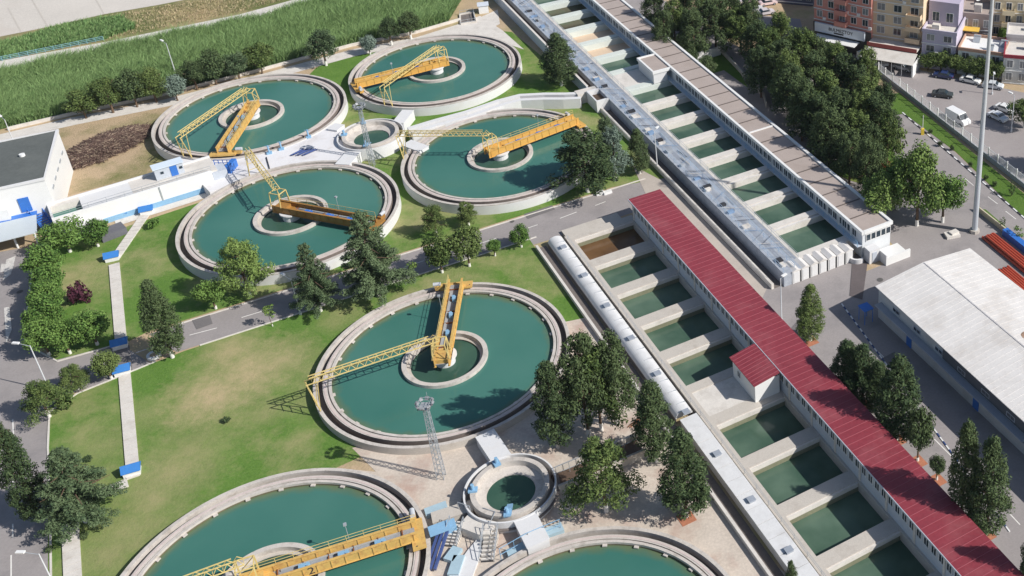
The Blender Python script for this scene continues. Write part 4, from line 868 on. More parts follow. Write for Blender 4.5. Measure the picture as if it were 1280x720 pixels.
# ================================================================== STREET FENCE
a_ = Vector((*P(1098, 92), 0)); b_ = Vector((*P(1320, 266), 0)); an = math.atan2(b_.y-a_.y, b_.x-a_.x); L = (b_-a_).length; fx, fy = w2f(a_.x, a_.y, an)
t = thing('street_fence', 'long white steel fence on a grey plinth wall along the street', 'fence', (fx, fy, 0), an)
m = MB(); m.box(fx, fx+L, fy-.15, fy+.15, 0, .9); m.build('plinth_wall', mat('plinth', (.45, .46, .48), .9, .08), t)
n = int(L/2.8); p0 = None
for i in range(n+1):
    if p0 is None: m = MB(); m.box(fx-.09, fx+.09, fy-.09, fy+.09, .9, 2.7); p0 = m.build('post', WHITEB, t)
    else: copyat(p0, t, L*i/n, 0)
m = MB()
for z_ in (1.0, 2.35): m.box(fx, fx+L, fy-.03, fy+.03, z_, z_+.06)
i = 0
while i*.28 < L: m.box(fx+i*.28-.018, fx+i*.28+.018, fy-.018, fy+.018, .92, 2.4); i += 1
m.build('railings', mat('fence_white', (.66, .68, .70), .6, .04), t)
# yellow barrier post
x, y = P(1153, 168); t = thing('barrier_post', 'yellow barrier box with white pole beside the chequered kerb', 'barrier', (x, y, 0)); m = MB(); m.box(x-.3, x+.3, y-.3, y+.3, 0, 1.3); m.build('box', mat('signal_yellow', (.75, .55, .05), .5), t); m = MB(); m.bar((x, y, 1.2), (x, y, 4.2), .12, n=6); m.build('pole', WHITEB, t)
# canal railing and bank rail
a_ = Vector((*P(-30, 83), 0)); b_ = Vector((*P(130, 51), 0)); m = MB(); m.rail([(a_.x, a_.y), (b_.x, b_.y)], 1.1, 1.6, .08, 3); single('canal_railing', m, mat('teal_paint', (.22, .42, .46), .5, .1), 'teal railing between the canal road and the scrub bank', 'railing', (a_.x, a_.y, 0))
a_ = P(-20, 163); m = MB(); m.rail([P(-20, 164), P(90, 141)], 1.3, 2.0, .05, 3); single('boundary_fence', m, STEEL, 'thin wire fence along the reeds behind the hall', 'fence', (*a_, 0))
m = MB()
wl = pts([(10, 163), (95, 143), (200, 121), (330, 88), (440, 58), (520, 42), (575, 26)])
for a, b in zip(wl[:-1], wl[1:]): m.bar((a[0], a[1], .35), (b[0], b[1], .35), .25, .7)
single('kerb_wall', m, CONCL, 'low pale wall between the reeds and the footpath', 'wall', (*wl[0], 0))
# pit by the far corner and white kiosk
x, y = P(586, 24); t = thing('valve_pit', 'small dark open pit with steel rail near the white kiosk', 'pit', (x, y, 0)); 
q = pts([(575, 19), (592, 16), (595, 28), (576, 31)]); m = MB()
for i in range(4):
    j = (i+1) % 4; m.bar((*q[i], .2), (*q[j], .2), .3, .4)
m.build('pit_wall', CONCL, t); m = MB(); m.sheet(q, .05); m.build('pit_floor', CONCD, t); m = MB(); m.rail([q[0], q[1], q[2], q[3]], 1.1, 1.5, .06); m.build('pit_rail', STEEL, t)
x, y = P(605, 15); t = thing('white_kiosk', 'small white kiosk with pitched blue grey roof near the reeds corner', 'kiosk', (x, y, 0)); m = MB(); m.ob(x, y, 0, 2.0, 2.2, 2.0, .3); m.build('wall', WHITEB, t)
m = MB(); c_, s_ = math.cos(.3), math.sin(.3); hv = [(-1.3, -1.2, 2), (1.3, -1.2, 2), (1.3, 1.2, 2), (-1.3, 1.2, 2), (-1.3, 0, 2.6), (1.3, 0, 2.6)]; m.add([(x+p*c_-q_*s_, y+p*s_+q_*c_, h) for p, q_, h in hv], [(0, 1, 5, 4), (2, 3, 4, 5), (0, 4, 3), (1, 2, 5), (0, 3, 2, 1)]); m.build('roof', PALEB, t)

# ================================================================== PLAZA FURNITURE
def steps(a, b, label, col=CONC):
    a = Vector((*P(*a), 0)); b = Vector((*P(*b), 0)); an = math.atan2(b.y-a.y, b.x-a.x); L = (b-a).length; fx, fy = w2f(a.x, a.y, an); t = thing('stairs', label, 'stairs', (fx, fy, 0), an); m = MB(); n = 8
    for i in range(n): m.box(fx+L*i/n, fx+L*(i+.55)/n, fy-.75, fy+.75, 0, 1.5-1.4*i/n)
    m.build('tread', CONCL, t); m = MB(); m.box(fx, fx+L, fy-.7, fy+.7, .02, .1); m.build('under_slab', DARK, t)
    m = MB(); m.rail([(fx, fy+.85, 1.4), (fx+L, fy+.85, .1)], .95, 1.0, .06); m.rail([(fx, fy-.85, 1.4), (fx+L, fy-.85, .1)], .95, 1.0, .06); m.build('handrail', STEEL, t)
steps((616, 671), (609, 703), 'concrete steps going down from the small deck below the plaza chamber')
steps((574, 662), (563, 684), 'blue railed steps beside the number 2 bridge tank')
m = MB(); m.prism(pts([(585, 643), (620, 652), (612, 668), (598, 668), (572, 658)], 1.4), .05, 1.4); single('stair_deck', m, CONCL, 'small beige deck between the two flights of steps', 'deck', (*P(598, 655), 0))
m = MB(); a = P(622, 652); m.rail([P(575, 643), P(590, 648)], 2.1, 1.2, .07); m.rail([P(607, 650), P(622, 655), P(614, 672)], 2.1, 1.2, .07); single('deck_railing', m, STEEL, 'steel railing round the small beige deck', 'railing', (*a, 0))
m = MB(); q = pts([(600, 672), (585, 690), (560, 725), (590, 725), (603, 690)]); m.prism(q, .03, .3); single('sloping_slab', m, WHITE, 'white slab between the stairs and the bottom edge', 'slab', (*q[0], 0))
for (x0, y0, x1, y1), lab in zip(((560, 700, 572, 684), (538, 712, 556, 668), (566, 718, 574, 694)), ('light blue flat tank lid by the bottom edge', 'dark blue inclined conveyor by the number 2 bridge', 'light blue narrow cover beside the white slab')):
    m = MB(); a = P(x0, y0, .5); b = P(x1, y1, .5)
    if 'conveyor' in lab:
        for d in (-.5, 0, .5): m.bar((a[0]+d, a[1], .5), (b[0]+d, b[1], 1.3), .28, .4)
        single('conveyor', m, mat('navy_pipe', (.05, .08, .22)), lab, 'conveyor', (*a, 0))
    else: m.bar((*a, .3), (*b, .3), 1.3, .5); single('tank_lid', m, mat('aqua_cover', (.36, .49, .56), .6, .1), lab, 'cover', (*a, 0))
for px_, py_, lab in ((545, 636, 'pale aqua cover plate beside the number 2 bridge tank rim'), (648, 687, 'aqua cover plate left of the white conduit at the bottom'), (690, 663, 'aqua cover plate right of the white conduit at the bottom')):
    x, y = P(px_, py_, .5); m = MB(); m.ob(x, y, .03, .6, 2.6, 1.3, .5); single('cover_plate', m, MATS['aqua_cover'], lab, 'cover', (x, y, 0), 0, 'aqua cover plates')
x, y = P(560, 658, 1.3); m = MB(); m.ob(x, y, 0, 1.6, 1.8, 1.4, .5); m.ob(x-.8, y-.6, 1.6, 1.75, 2.4, 1.6, .5); single('blue_control_box', m, LBLUE, 'light blue control box at the rim of the number 2 bridge tank', 'control box', (x, y, 0))
m = MB(); m.rail([P(625, 692, 1.2), P(660, 672, 1.2), P(700, 655, 1.2)], 2.0, 1.5, .06); single('rim_railing', m, LBLUE, 'blue railing along the rim of the bottom tank', 'railing', (*P(660, 672, 1.2), 0))
m = MB(); m.rail([P(695, 590, 1.4), P(760, 563, 1.4), P(800, 545, 1.4)], 2.3, 1.6, .06); single('channel_railing', m, STEEL, 'steel railing along the brown water channel under the trees', 'railing', (*P(745, 570, 1.4), 0))
x, y = P(772, 528); m = MB()
for i in range(6): m.bar((x+1.5+i*.4, y-1, .1), (x+3.2+i*.4, y+.9, .35), .14, n=6)
single('rebar_bundle', m, RUST, 'rusty red bundle of bars under the plaza pines', 'metal bars', (x, y, 0))
x, y = P(1190, 295); m = MB(); m.ob(x, y, 0, .5, 2.4, 1.6, .3); m.ob(x+.3, y+.2, .5, .8, 1.5, 1.0, .6); single('rubble_slab', m, CONCL, 'pale broken concrete slab near the foot of the tall mast', 'slab', (x, y, 0))
x, y = P(750, 243); m = MB(); m.ob(x, y, 0, .7, 1.3, .8, .4); m.ob(x+1.3, y+.3, 0, .5, 1.5, .7, .6); m.cyl(x-.3, y, .7, 1.0, .3, 8); single('white_blocks', m, WHITEB, 'white painted stone blocks at the road edge below the big pine', 'stones', (x, y, 0))
x, y = P(193, 446); m = MB(); m.ring(.55, .95, 0, .45, 20, (x, y)); m.cur = 1; m.disc(.55, .35, 16, (x, y)); single('round_planter', m, [WHITEB, DIRT], 'round white concrete planter beside the leaning cypress', 'planter', (x, y, 0))
m = MB(); q = pts([(1066, 318), (1086, 318), (1078, 375), (1062, 370)]); s = MB(); s.sheet(q, .03); struct('road_stain', s, mat('wet_asphalt', (.12, .10, .10), .8, .15))

# debris heap
m = MB(); cx_, cy_ = P(131, 185); rr = random.Random(3); N = 6500
hv = []; nx, ny = 34, 26
for i in range(nx+1):
    for j in range(ny+1):
        a = i/nx*2-1; b = j/ny*2-1; r = math.sqrt(a*a+b*b); e = max(0, 1-r*r)
        hv.append((cx_+a*5.4+b*1.0, cy_+b*7.4+a*2.6, -.02+e*(.7+.5*rr.random())+.5*e*math.sin(i*.9)*math.sin(j*.8)))
m.add(hv, [(i*(ny+1)+j, (i+1)*(ny+1)+j, (i+1)*(ny+1)+j+1, i*(ny+1)+j+1) for i in range(nx) for j in range(ny)])
for k in range(N):
    r = math.sqrt(rr.random()); th = rr.random()*6.28; a = r*math.cos(th); b = r*math.sin(th); x = cx_+a*5.4+b*1.0; y = cy_+b*7.4+a*2.6; z = .2+(1-r*r)*1.2; d = rr.random()*6.28; l = .5+rr.random()*1.3
    m.cur = 1 if rr.random() < .22 else 0; m.bar((x, y, z), (x+math.cos(d)*l, y+math.sin(d)*l, z+.4*(rr.random()-.3)), .035+.06*rr.random(), n=4)
o = struct('debris_heap', m, [mat('dead_wood', (.12, .075, .06), 1, .35, .8, 4), mat('pale_twig', (.33, .25, .18), 1, .3, 2, 5)], (cx_, cy_, 0)); del o['kind']
tag(o, 'heap of brown cut branches on the dry ground behind the white hall', 'debris heap')

# ================================================================== TREES
def leaf_mesh(name, clumps, size, n_per, seed, flat=.0, up=.25, asp=.65):
    """clumps: (x, y, z, r) spheres; leaf-sized quads are scattered over each"""
    r = np.random.RandomState(seed); V = []; tot = 0
    for (x, y, z, cr, ) in clumps:
        n = int(n_per*cr*cr)+6
        d = r.normal(size=(n, 3)); d /= np.linalg.norm(d, axis=1)[:, None]; rad = cr*(.55+.55*r.rand(n)); c = np.array([x, y, z])+d*rad[:, None]*np.array([1, 1, 1-flat])
        nn = d*.9+r.normal(size=(n, 3))*.55+np.array([0, 0, up]); nn /= np.linalg.norm(nn, axis=1)[:, None]
        t = np.cross(nn, r.normal(size=(n, 3))); t /= np.linalg.norm(t, axis=1)[:, None]+1e-9; b = np.cross(nn, t)
        s = size*(.6+.8*r.rand(n))[:, None]; a = s*asp*(.7+.6*r.rand(n))[:, None]
        q = np.stack([c-t*s-b*a*.3, c+b*a*.0-b*a, c+t*s+b*a*.2, c+b*a], 1); V.append(q.reshape(-1, 3)); tot += n
    V = np.concatenate(V); me = bpy.data.meshes.new(name); me.vertices.add(len(V)); me.vertices.foreach_set('co', V.astype(np.float32).ravel())
    me.loops.add(len(V)); me.loops.foreach_set('vertex_index', np.arange(len(V), dtype=np.int32)); me.polygons.add(tot)
    me.polygons.foreach_set('loop_start', np.arange(0, len(V), 4, dtype=np.int32)); me.polygons.foreach_set('loop_total', np.full(tot, 4, dtype=np.int32)); me.update(calc_edges=True); me.validate(); return me
def clumps_for(kind, seed):
    r = random.Random(seed); C = []
    if kind == 'ficus':       # h 5, hw 2.4
        for i in range(46):
            th = r.random()*6.28; ph = math.acos(2*r.random()-1); k = .62+.34*r.random(); C.append((2.0*k*math.sin(ph)*math.cos(th), 2.0*k*math.sin(ph)*math.sin(th), 3.2+1.6*k*math.cos(ph), .55+.35*r.random()))
        C.append((0, 0, 3.1, 1.4)); return C, 5.0, 2.4
    if kind == 'broad':       # h 10, hw 4.2
        for i in range(70):
            th = r.random()*6.28; ph = math.acos(1-1.75*r.random()); k = .5+.5*r.random(); lob = 1+.22*math.sin(3*th+seed); C.append((3.4*k*lob*math.sin(ph)*math.cos(th), 3.4*k*lob*math.sin(ph)*math.sin(th), 5.8+3.6*k*math.cos(ph), .6+.65*r.random()))
        return C, 10.0, 4.2
    if kind == 'pine':        # h 12, hw 4
        for i in range(80):
            z = 3.0+8.2*r.random()**.9; f = 1-(z-3)/9.2; w_ = 3.6*(f**.55)*(.45+.6*r.random()); th = r.random()*6.28+z; C.append((w_*math.cos(th), w_*math.sin(th), z, .5+.65*r.random()*(.4+f)))
        return C, 12.0, 4.0
    if kind == 'cypress':     # h 14, hw 2.4, a dense teardrop of upright sprays
        for i in range(150):
            q = r.random(); z = 1.6+11.9*q; w_ = 2.05*math.sin(math.pi*min(1, (q*.93+.07))**.62)**.8*(.72+.32*r.random()); th = r.random()*6.28; C.append((w_*math.cos(th), w_*math.sin(th), z, .36+.4*r.random()))
        for i in range(12): C.append((0, 0, 2.5+i*.85, 1.0 if i < 9 else .5))
        return C, 14.0, 2.4
    if kind == 'cedar':       # h 15, hw 5.2, layered horizontal boughs
        for i in range(26):
            z = 2.6+11.6*i/25; f = 1-(z-2.6)/12.2; nb = 5 if f > .35 else 4
            for k in range(nb):
                th = i*2.4+k*6.28/nb+r.random()*.5; Lb = 4.9*f**.75*(.65+.45*r.random())+.3; ns = max(2, int(Lb/.75))
                for j in range(1, ns+1):
                    q = Lb*j/ns; C.append((q*math.cos(th)+.25*r.random(), q*math.sin(th)+.25*r.random(), z-.10*q+.12*r.random(), .42+.3*f))
        return C, 15.0, 5.2
    if kind == 'bush':        # h 1.6, hw 1.2
        for i in range(16):
            th = r.random()*6.28; k = r.random()**.5; C.append((.8*k*math.cos(th), .8*k*math.sin(th), .5+.6*r.random(), .35+.2*r.random()))
        return C, 1.6, 1.2
    if kind == 'sapling':     # h 3.6, hw .9
        for i in range(14): C.append((.5*(r.random()-.5)*2, .5*(r.random()-.5)*2, 1.6+1.7*r.random(), .25+.2*r.random()))
        return C, 3.6, .9
    if kind == 'topiary':
        for i in range(22):
            th = r.random()*6.28; ph = math.acos(2*r.random()-1); C.append((.55*math.sin(ph)*math.cos(th), .55*math.sin(ph)*math.sin(th), 1.05+.75*math.cos(ph), .22))
        return C, 1.9, .8
LSZ = dict(ficus=.13, broad=.17, pine=.2, cypress=.17, cedar=.18, bush=.15, sapling=.14, topiary=.09)
NPR = dict(ficus=170, broad=125, pine=170, cypress=190, cedar=190, bush=110, sapling=100, topiary=180)
def trunk_mb(kind, h, seed):
    r = random.Random(seed+50); m = MB(); lean = Vector((.25*(r.random()-.5), .25*(r.random()-.5), 0))
    th = dict(ficus=.5, broad=.7, pine=.8, cypress=.9, cedar=.93, bush=.5, sapling=.8, topiary=.6)[kind]*h
    r0 = dict(ficus=.17, broad=.27, pine=.24, cypress=.22, cedar=.28, bush=.06, sapling=.05, topiary=.06)[kind]
    pts_ = [Vector((0, 0, 0))+lean*(k/6)+Vector((.06*(r.random()-.5), .06*(r.random()-.5), th*k/6)) for k in range(7)]
    for k in range(6): m.bar(pts_[k], pts_[k+1], 2*r0*(1-.12*k), n=9, r2=2*r0*(1-.12*(k+1)))
    if kind in ('ficus', 'broad', 'pine', 'cedar', 'cypress'):
        nl = dict(ficus=6, broad=9, pine=14, cedar=20, cypress=8)[kind]
        for i in range(nl):
            z = th*(.45+.5*i/nl); a = i*2.4; Lb = dict(ficus=1.5, broad=2.6, pine=2.6*(1.15-i/nl), cedar=3.8*(1.1-i/nl), cypress=1.0)[kind]; rise = dict(ficus=.9, broad=1.7, pine=.5, cedar=.1, cypress=1.2)[kind]
            b = Vector((0, 0, z)); m.bar(b, b+Vector((Lb*math.cos(a), Lb*math.sin(a), rise)), r0*.8, n=6, r2=r0*.25)
    return m, r0
PROTO = {}
def tree_mesh(kind, leaf, var):
    key = (kind, leaf, var)
    if key not in PROTO:
        C, h, hw = clumps_for(kind, var*17+3); me = leaf_mesh('crown', C, LSZ[kind], NPR[kind], var*31+5, flat=.45 if kind == 'cedar' else 0, up=.5 if kind == 'cedar' else .25, asp=.65 if kind in ('ficus', 'broad', 'bush', 'sapling', 'topiary') else .36); me.materials.append(LEAF[leaf])
        tm, r0 = trunk_mb(kind, h, var); tme = bpy.data.meshes.new('trunk'); tme.from_pydata(tm.v, [], tm.f); tme.materials.append(BARK); tme.update()
        wb = MB(); wb.cyl(0, 0, 0, min(1.3, h*.12), r0*1.12+.02, 10, r0*1.03+.02); wme = bpy.data.meshes.new('whitewash'); wme.from_pydata(wb.v, [], wb.f); wme.materials.append(LIME); wme.update()
        PROTO[key] = (me, tme, wme, h, hw)
    return PROTO[key]
NT = [0]
def tree(px_, py_, ty, hw_px, kind, label, name='tree', leaf=None, cat='tree', white=True, group=None, h=None, xy=None, hw=None, var=None):
    NT[0] += 1; leaf = leaf or (kind if kind in LEAF else 'broad'); var = NT[0] % 3 if var is None else var
    me, tme, wme, h0, hw0 = tree_mesh(kind, leaf, var)
    x, y = xy if xy else P(px_, py_); h = h or htop(px_, py_, ty)*1.0
    if hw is None:
        dist = math.hypot(math.hypot(x, y), CH-h/2); hw = hw_px*dist/FPX*1.02
    t = thing(name, label, cat, (x, y, 0), 0, group); t.rotation_euler = (0, 0, rnd.random()*6.28)
    sx, sz = hw/hw0, h/h0
    for nm, d, sc_ in (('crown', me, (sx, sx, sz)), ('trunk', tme, ((sx+1)/2, (sx+1)/2, sz)), ('whitewashed_base', wme, ((sx+1)/2, (sx+1)/2, 1))):
        if nm[0] == 'w' and not white: continue
        if kind == 'bush' and nm != 'crown': continue
        o = bpy.data.objects.new(nm, d); COL.objects.link(o); o.parent = t; o.scale = sc_
    return t
ROW = 'round trees edging the left lawn'
tree(88, 315, 277, 22, 'ficus', 'round bright green tree left of two below the white ramp', 'round_tree', group=ROW)
tree(123, 308, 278, 17, 'ficus', 'round bright green tree right of two below the white ramp', 'round_tree', group=ROW)
for (a, b, c, hwp), lab in zip(((63, 352, 308, 23), (68, 372, 332, 20), (68, 393, 352, 20), (65, 417, 372, 24), (62, 444, 400, 22), (88, 442, 402, 20), (122, 431, 388, 24)),
        ('round bright green tree at the top of the left lawn row', 'round bright green tree second down the left lawn row', 'round bright green tree third down the left lawn row', 'round bright green tree fourth down the left lawn row', 'round bright green tree at the lower left corner of the row', 'round bright green tree beside the row corner with white trunk', 'round bright green tree nearest the walkway and the road')):
    tree(a, b, c+3, hwp*.86, 'ficus', lab, 'round_tree', group=ROW)
tree(103, 377, 355, 13, 'bush', 'dark purple plum bush alone on the left lawn', 'plum_bush', 'purple', 'bush')
tree(192, 284, 273, 8, 'bush', 'small dark green bush alone on the lawn below the raised channel', 'bush', 'ficus', 'bush')
tree(216, 447, 348, 19, 'cypress', 'broad dark cypress over the road near the round planter', 'cypress_tree', 'cypress', h=14.0, var=2)
tree(313, 372, 296, 29, 'pine', 'yellowish green pine in front of the shade-browned bridge tank', 'pine_tree', 'broad')
tree(270, 386, 351, 17, 'ficus', 'small round bright green tree left of the yellowish pine', 'round_tree')
tree(401, 389, 303, 26, 'cedar', 'slender grey green cedar left of the big cedar', 'cedar_tree')
tree(474, 371, 262, 40, 'cedar', 'big spreading cedar by the road hiding the shade-browned bridge end', 'cedar_tree', var=1)
tree(341, 408, 380, 7, 'sapling', 'tiny sapling on the grass strip left of the cedars', 'sapling', 'broad')
tree(518, 349, 327, 7, 'sapling', 'tiny sapling beside the two dark round trees', 'sapling', 'broad')
tree(553, 341, 296, 19, 'ficus', 'dark round tree left of two above the yellow bridge end', 'round_tree', 'pine')
tree(587, 333, 287, 21, 'ficus', 'dark round tree right of two above the yellow bridge end', 'round_tree', 'pine')
tree(546, 295, 256, 17, 'pine', 'small green tree left of two below the far tank wall', 'small_tree', 'pine')
tree(586, 282, 252, 14, 'pine', 'small green tree right of two below the far tank wall', 'small_tree', 'pine')
tree(619, 320, 299, 9, 'ficus', 'very small round tree between the dark round trees and its bigger neighbour', 'small_tree', 'ficus')
tree(652, 309, 283, 13, 'ficus', 'small round tree near the end of the lower filter basins', 'small_tree', 'ficus')
tree(735, 240, 152, 45, 'pine', 'big wide dark pine beside the yellow bridge end', 'pine_tree', 'cypress', h=13)
tree(770, 226, 156, 21, 'pine', 'blue grey spruce right of the big dark pine', 'spruce_tree', 'bluish')
tree(762, 205, 145, 16, 'pine', 'greyish tree behind the blue grey spruce', 'spruce_tree', 'cedar')
tree(800, 217, 160, 14, 'cypress', 'narrow green tree nearest the low trench wall', 'cypress_tree', 'cypress', var=2)
tree(702, 107, 43, 22, 'cypress', 'egg shaped dark tree in front of the tall retaining wall', 'cypress_tree', 'cypress', h=12.2)
tree(698, 559, 435, 25, 'cypress', 'tall cypress at the left of the plaza grove overlapping the tank', 'cypress_tree', 'cypress', h=15)
tree(736, 545, 398, 36, 'pine', 'tallest bushy pine in the middle of the plaza grove', 'pine_tree', 'cypress', h=18)
tree(772, 531, 402, 33, 'pine', 'bushy pine of the plaza grove nearest the barrel roof', 'pine_tree', 'cypress', h=16)
tree(752, 538, 405, 32, 'pine', 'bushy pine at the back of the plaza grove between the two tallest', 'pine_tree', 'pine', h=15)
tree(821, 577, 473, 25, 'cypress', 'dark cypress beside the barrel roof, upper one of two', 'cypress_tree', 'cypress', var=0)
tree(858, 646, 533, 30, 'cypress', 'dark cypress beside the barrel roof, lower one of two', 'cypress_tree', 'cypress', var=1)
tree(758, 640, 552, 42, 'pine', 'wide yellowish pine casting shade right of the plaza chamber', 'pine_tree', 'pine')
tree(990, 745, 700, 9, 'cypress', 'tip of a small conifer at the bottom edge by the barrel roof', 'small_conifer', 'cypress')
tree(1013, 426, 354, 18, 'cypress', 'lone dark cypress with whitewashed trunk between the cabinets and the red roof', 'cypress_tree', 'pine', var=1)
for a, l in (((1058, 492, 424, 22), 'first dark tree of the clump beside the red roof'), ((1078, 505, 430, 24), 'second dark tree of the clump beside the red roof'), ((1121, 549, 443, 29), 'largest dark tree of the clump beside the red roof'), ((1097, 515, 450, 18), 'dark tree half hidden in the clump beside the red roof')):
    tree(*a, 'cypress', l, 'cypress_tree', 'cypress', group='trees along the red roof')
tree(1147, 576, 512, 19, 'ficus', 'small round dark tree below the clump beside the red roof', 'small_tree', 'cypress', group='trees along the red roof')
tree(1171, 600, 569, 10, 'ficus', 'smallest round tree in a brick tree pit beside the red roof', 'small_tree', 'cypress', group='trees along the red roof')
tree(1201, 652, 512, 21, 'cypress', 'tall pointed cypress left of two at the lower right', 'cypress_tree', 'cypress', h=17, group='trees along the red roof')
tree(1232, 668, 534, 27, 'cypress', 'tall pointed cypress right of two at the lower right', 'cypress_tree', 'cypress', h=16, group='trees along the red roof')
tree(1290, 745, 650, 20, 'cypress', 'dark tree cut by the lower right corner', 'cypress_tree', 'cypress', group='trees along the red roof')
tree(62, 521, 477, 22, 'pine', 'low spreading tree by the left road around the street lamp', 'small_tree', 'pine')
tree(82, 508, 482, 12, 'bush', 'green bush right of the street lamp by the left road', 'bush', 'pine', 'bush', h=2.6)
tree(97, 487, 457, 16, 'pine', 'small tree between the street lamp and the walkway', 'small_tree', 'pine')
tree(140, 474, 442, 15, 'ficus', 'small round tree nearest the blue cover box by the road', 'small_tree', 'pine')
tree(108, 652, 562, 40, 'cedar', 'wide grey green cedar over the left road at the bottom', 'cedar_tree', var=2)
tree(52, 652, 527, 18, 'cypress', 'tall dark cypress behind the wide cedar at the left edge', 'cypress_tree', 'cypress', h=16.5, hw=2.2)
# shrubs along the reeds
SH = 'trees along the reed bed'
for i, (a, b, c, hwp, lf) in enumerate(((108, 148, 117, 18, 'pine'), (142, 141, 98, 18, 'pine'), (172, 134, 92, 17, 'cypress'), (196, 128, 88, 18, 'pine'), (222, 126, 98, 14, 'bluish'), (247, 112, 77, 15, 'cypress'), (271, 106, 68, 17, 'cypress'), (300, 100, 68, 18, 'cedar'), (328, 92, 58, 17, 'pine'))):
    tree(a, b, c-2, hwp*.97, 'broad' if i % 2 else 'ficus', ['low green tree at the left end of the row by the reeds', 'green tree second in the row by the reeds', 'dark tree third in the row by the reeds', 'green tree fourth in the row by the reeds', 'small greyish tree below the lamp post in the reeds row', 'dark upright tree above the rim of the tank near the debris heap', 'dark bushy tree above the rim of the tank near the debris heap', 'grey green tree above the rim of the tank near the debris heap', 'green tree at the right end of the reeds row above that tank'][i], 'shrub_tree', lf, white=False, group=SH)
tree(408, 82, 37, 19, 'broad', 'lone round dark tree between the reeds and the grass triangle', 'small_tree', 'cedar')
tree(463, 68, 45, 10, 'ficus', 'small greyish round tree above the orange bridge tank', 'small_tree', 'bluish')
tree(490, 57, 21, 14, 'broad', 'dark tree left of two at the end of the reeds', 'small_tree', 'cypress')
tree(514, 49, 13, 14, 'broad', 'dark tree right of two at the end of the reeds', 'small_tree', 'cypress')
# dense grove at the upper right
GR = 'pines of the dense grove at the upper right'
gl = 'dark bushy pine inside the dense grove between the gallery and the street'
for i, (a, b, r_) in enumerate(((842, 22, 22), (866, 34, 24), (893, 22, 26), (925, 30, 26), (900, 48, 24), (948, 50, 26), (975, 40, 24), (975, 78, 28), (950, 82, 24), (1003, 62, 27), (1018, 88, 28), (988, 108, 30), (1032, 118, 30), (1058, 92, 27), (1048, 140, 30), (1085, 122, 28), (1012, 140, 28), (1036, 165, 28), (1070, 165, 30), (1098, 148, 26), (1062, 190, 26), (966, 118, 20), (1008, 172, 22), (1088, 182, 24), (1110, 168, 20), (818, 10, 20), (1040, 200, 18), (1084, 88, 20), (830, 35, 20), (858, 8, 22), (880, 5, 22), (912, 8, 24), (938, 22, 20), (962, 60, 24), (926, 66, 22), (1020, 66, 24), (1044, 78, 24), (1002, 128, 26), (1050, 168, 28), (1076, 142, 26), (1072, 106, 26), (1028, 145, 26), (985, 92, 26), (1090, 140, 26), (1084, 200, 22), (1020, 190, 22), (1106, 130, 22))):
    if a < 945 and b+r_ > 60: continue
    if a >= 945 and b+r_*.75 > 118+(a-955)*.92: continue
    h = 11.5+2.5*((i*7) % 5)/4; q = P(a, b, h*.6)
    tree(0, 0, 0, r_, 'pine', gl, 'pine_tree', 'cypress' if i % 3 else 'pine', white=False, group=GR, h=h, xy=q)
for a, l, lf in (((863, 84, 62, 12), 'small dark tree left of two by the white wall beside the gallery', 'cypress'), ((884, 97, 70, 14), 'small dark tree right of two by the white wall beside the gallery', 'cypress')): tree(*a, 'ficus', l, 'small_tree', lf, white=False)
tree(1100, 283, 215, 28, 'broad', 'dark green tree at the left of the clump behind the tall mast', 'broadleaf_tree', 'broad')
tree(1146, 282, 182, 36, 'broad', 'tall light green tree in the middle of the clump behind the tall mast', 'broadleaf_tree', 'broad')
tree(1178, 278, 218, 28, 'broad', 'green tree right next to the tall mast', 'broadleaf_tree', 'ficus')
tree(1122, 262, 195, 26, 'broad', 'green tree at the rear of the clump behind the tall mast', 'broadleaf_tree', 'ficus')
tree(1107, 212, 200, 10, 'bush', 'red flowering bush at the edge of the pine grove', 'flower_bush', 'red', 'bush')
tree(1124, 210, 160, 12, 'sapling', 'slim sapling beside the internal road near the red bush', 'sapling', 'pine')
tree(1252, 285, 271, 5, 'topiary', 'egg shaped clipped shrub at the right roadside', 'clipped_shrub', 'cypress', 'shrub', white=False); tree(1272, 300, 283, 8, 'topiary', 'round clipped shrub at the right roadside', 'clipped_shrub', 'ficus', 'shrub', white=False)
tree(1264, 245, 228, 5, 'topiary', 'clipped shrub on the green verge nearest the right edge', 'clipped_shrub', 'cypress', 'shrub', white=False)
for i, (a, b) in enumerate(((1163, 167), (1176, 183), (1190, 188), (1213, 209), (1232, 225), (1243, 233))): tree(a, b, b-7, 3.5, 'bush', 'tiny dark shrub on the verge '+['nearest the yellow barrier box', 'second from the yellow barrier box', 'third from the yellow barrier box', 'left of the tall mast', 'just right of the tall mast', 'nearest the clipped shrub at the right'][i], 'low_shrub', 'cypress', 'shrub', group='tiny shrubs on the verge')
for i, (a, b, c, r_) in enumerate(((1160, 88, 66, 13), (1176, 88, 64, 14), (1195, 92, 68, 13), (1208, 95, 70, 13), (1222, 98, 74, 12), (1236, 101, 74, 12), (1247, 102, 76, 9))):
    tree(a, b, c, r_*1.1, 'ficus', 'leafy hedge tree '+['at the left end next to the white awning', 'in front of the lilac house door', 'behind the dark blue parked car', 'between the lilac and the white house', 'left of the window of the white house', 'behind the white parked saloon', 'at the right end beside the red banded house'][i], 'hedge_tree', 'pine', white=False, group='hedge trees in front of the houses')
tree(1318, 215, 160, 30, 'broad', 'street tree just outside the right edge shading the street', 'street_tree', 'pine')
tree(1280, 160, 124, 22, 'broad', 'tree at the right edge beside the parked white cars', 'street_tree', 'pine'); tree(1238, 45, 24, 9, 'ficus', 'small green tree on the terrace behind the white roof', 'terrace_tree', 'ficus', white=False, h=9); tree(1252, 65, 40, 8, 'ficus', 'small green tree beside the white terrace roof', 'terrace_tree', 'ficus', white=False, h=6)
tree(1090, 72, 58, 14, 'bush', 'green shrub between the white truck and the shop awning', 'bush', 'ficus', 'bush', h=2.4)
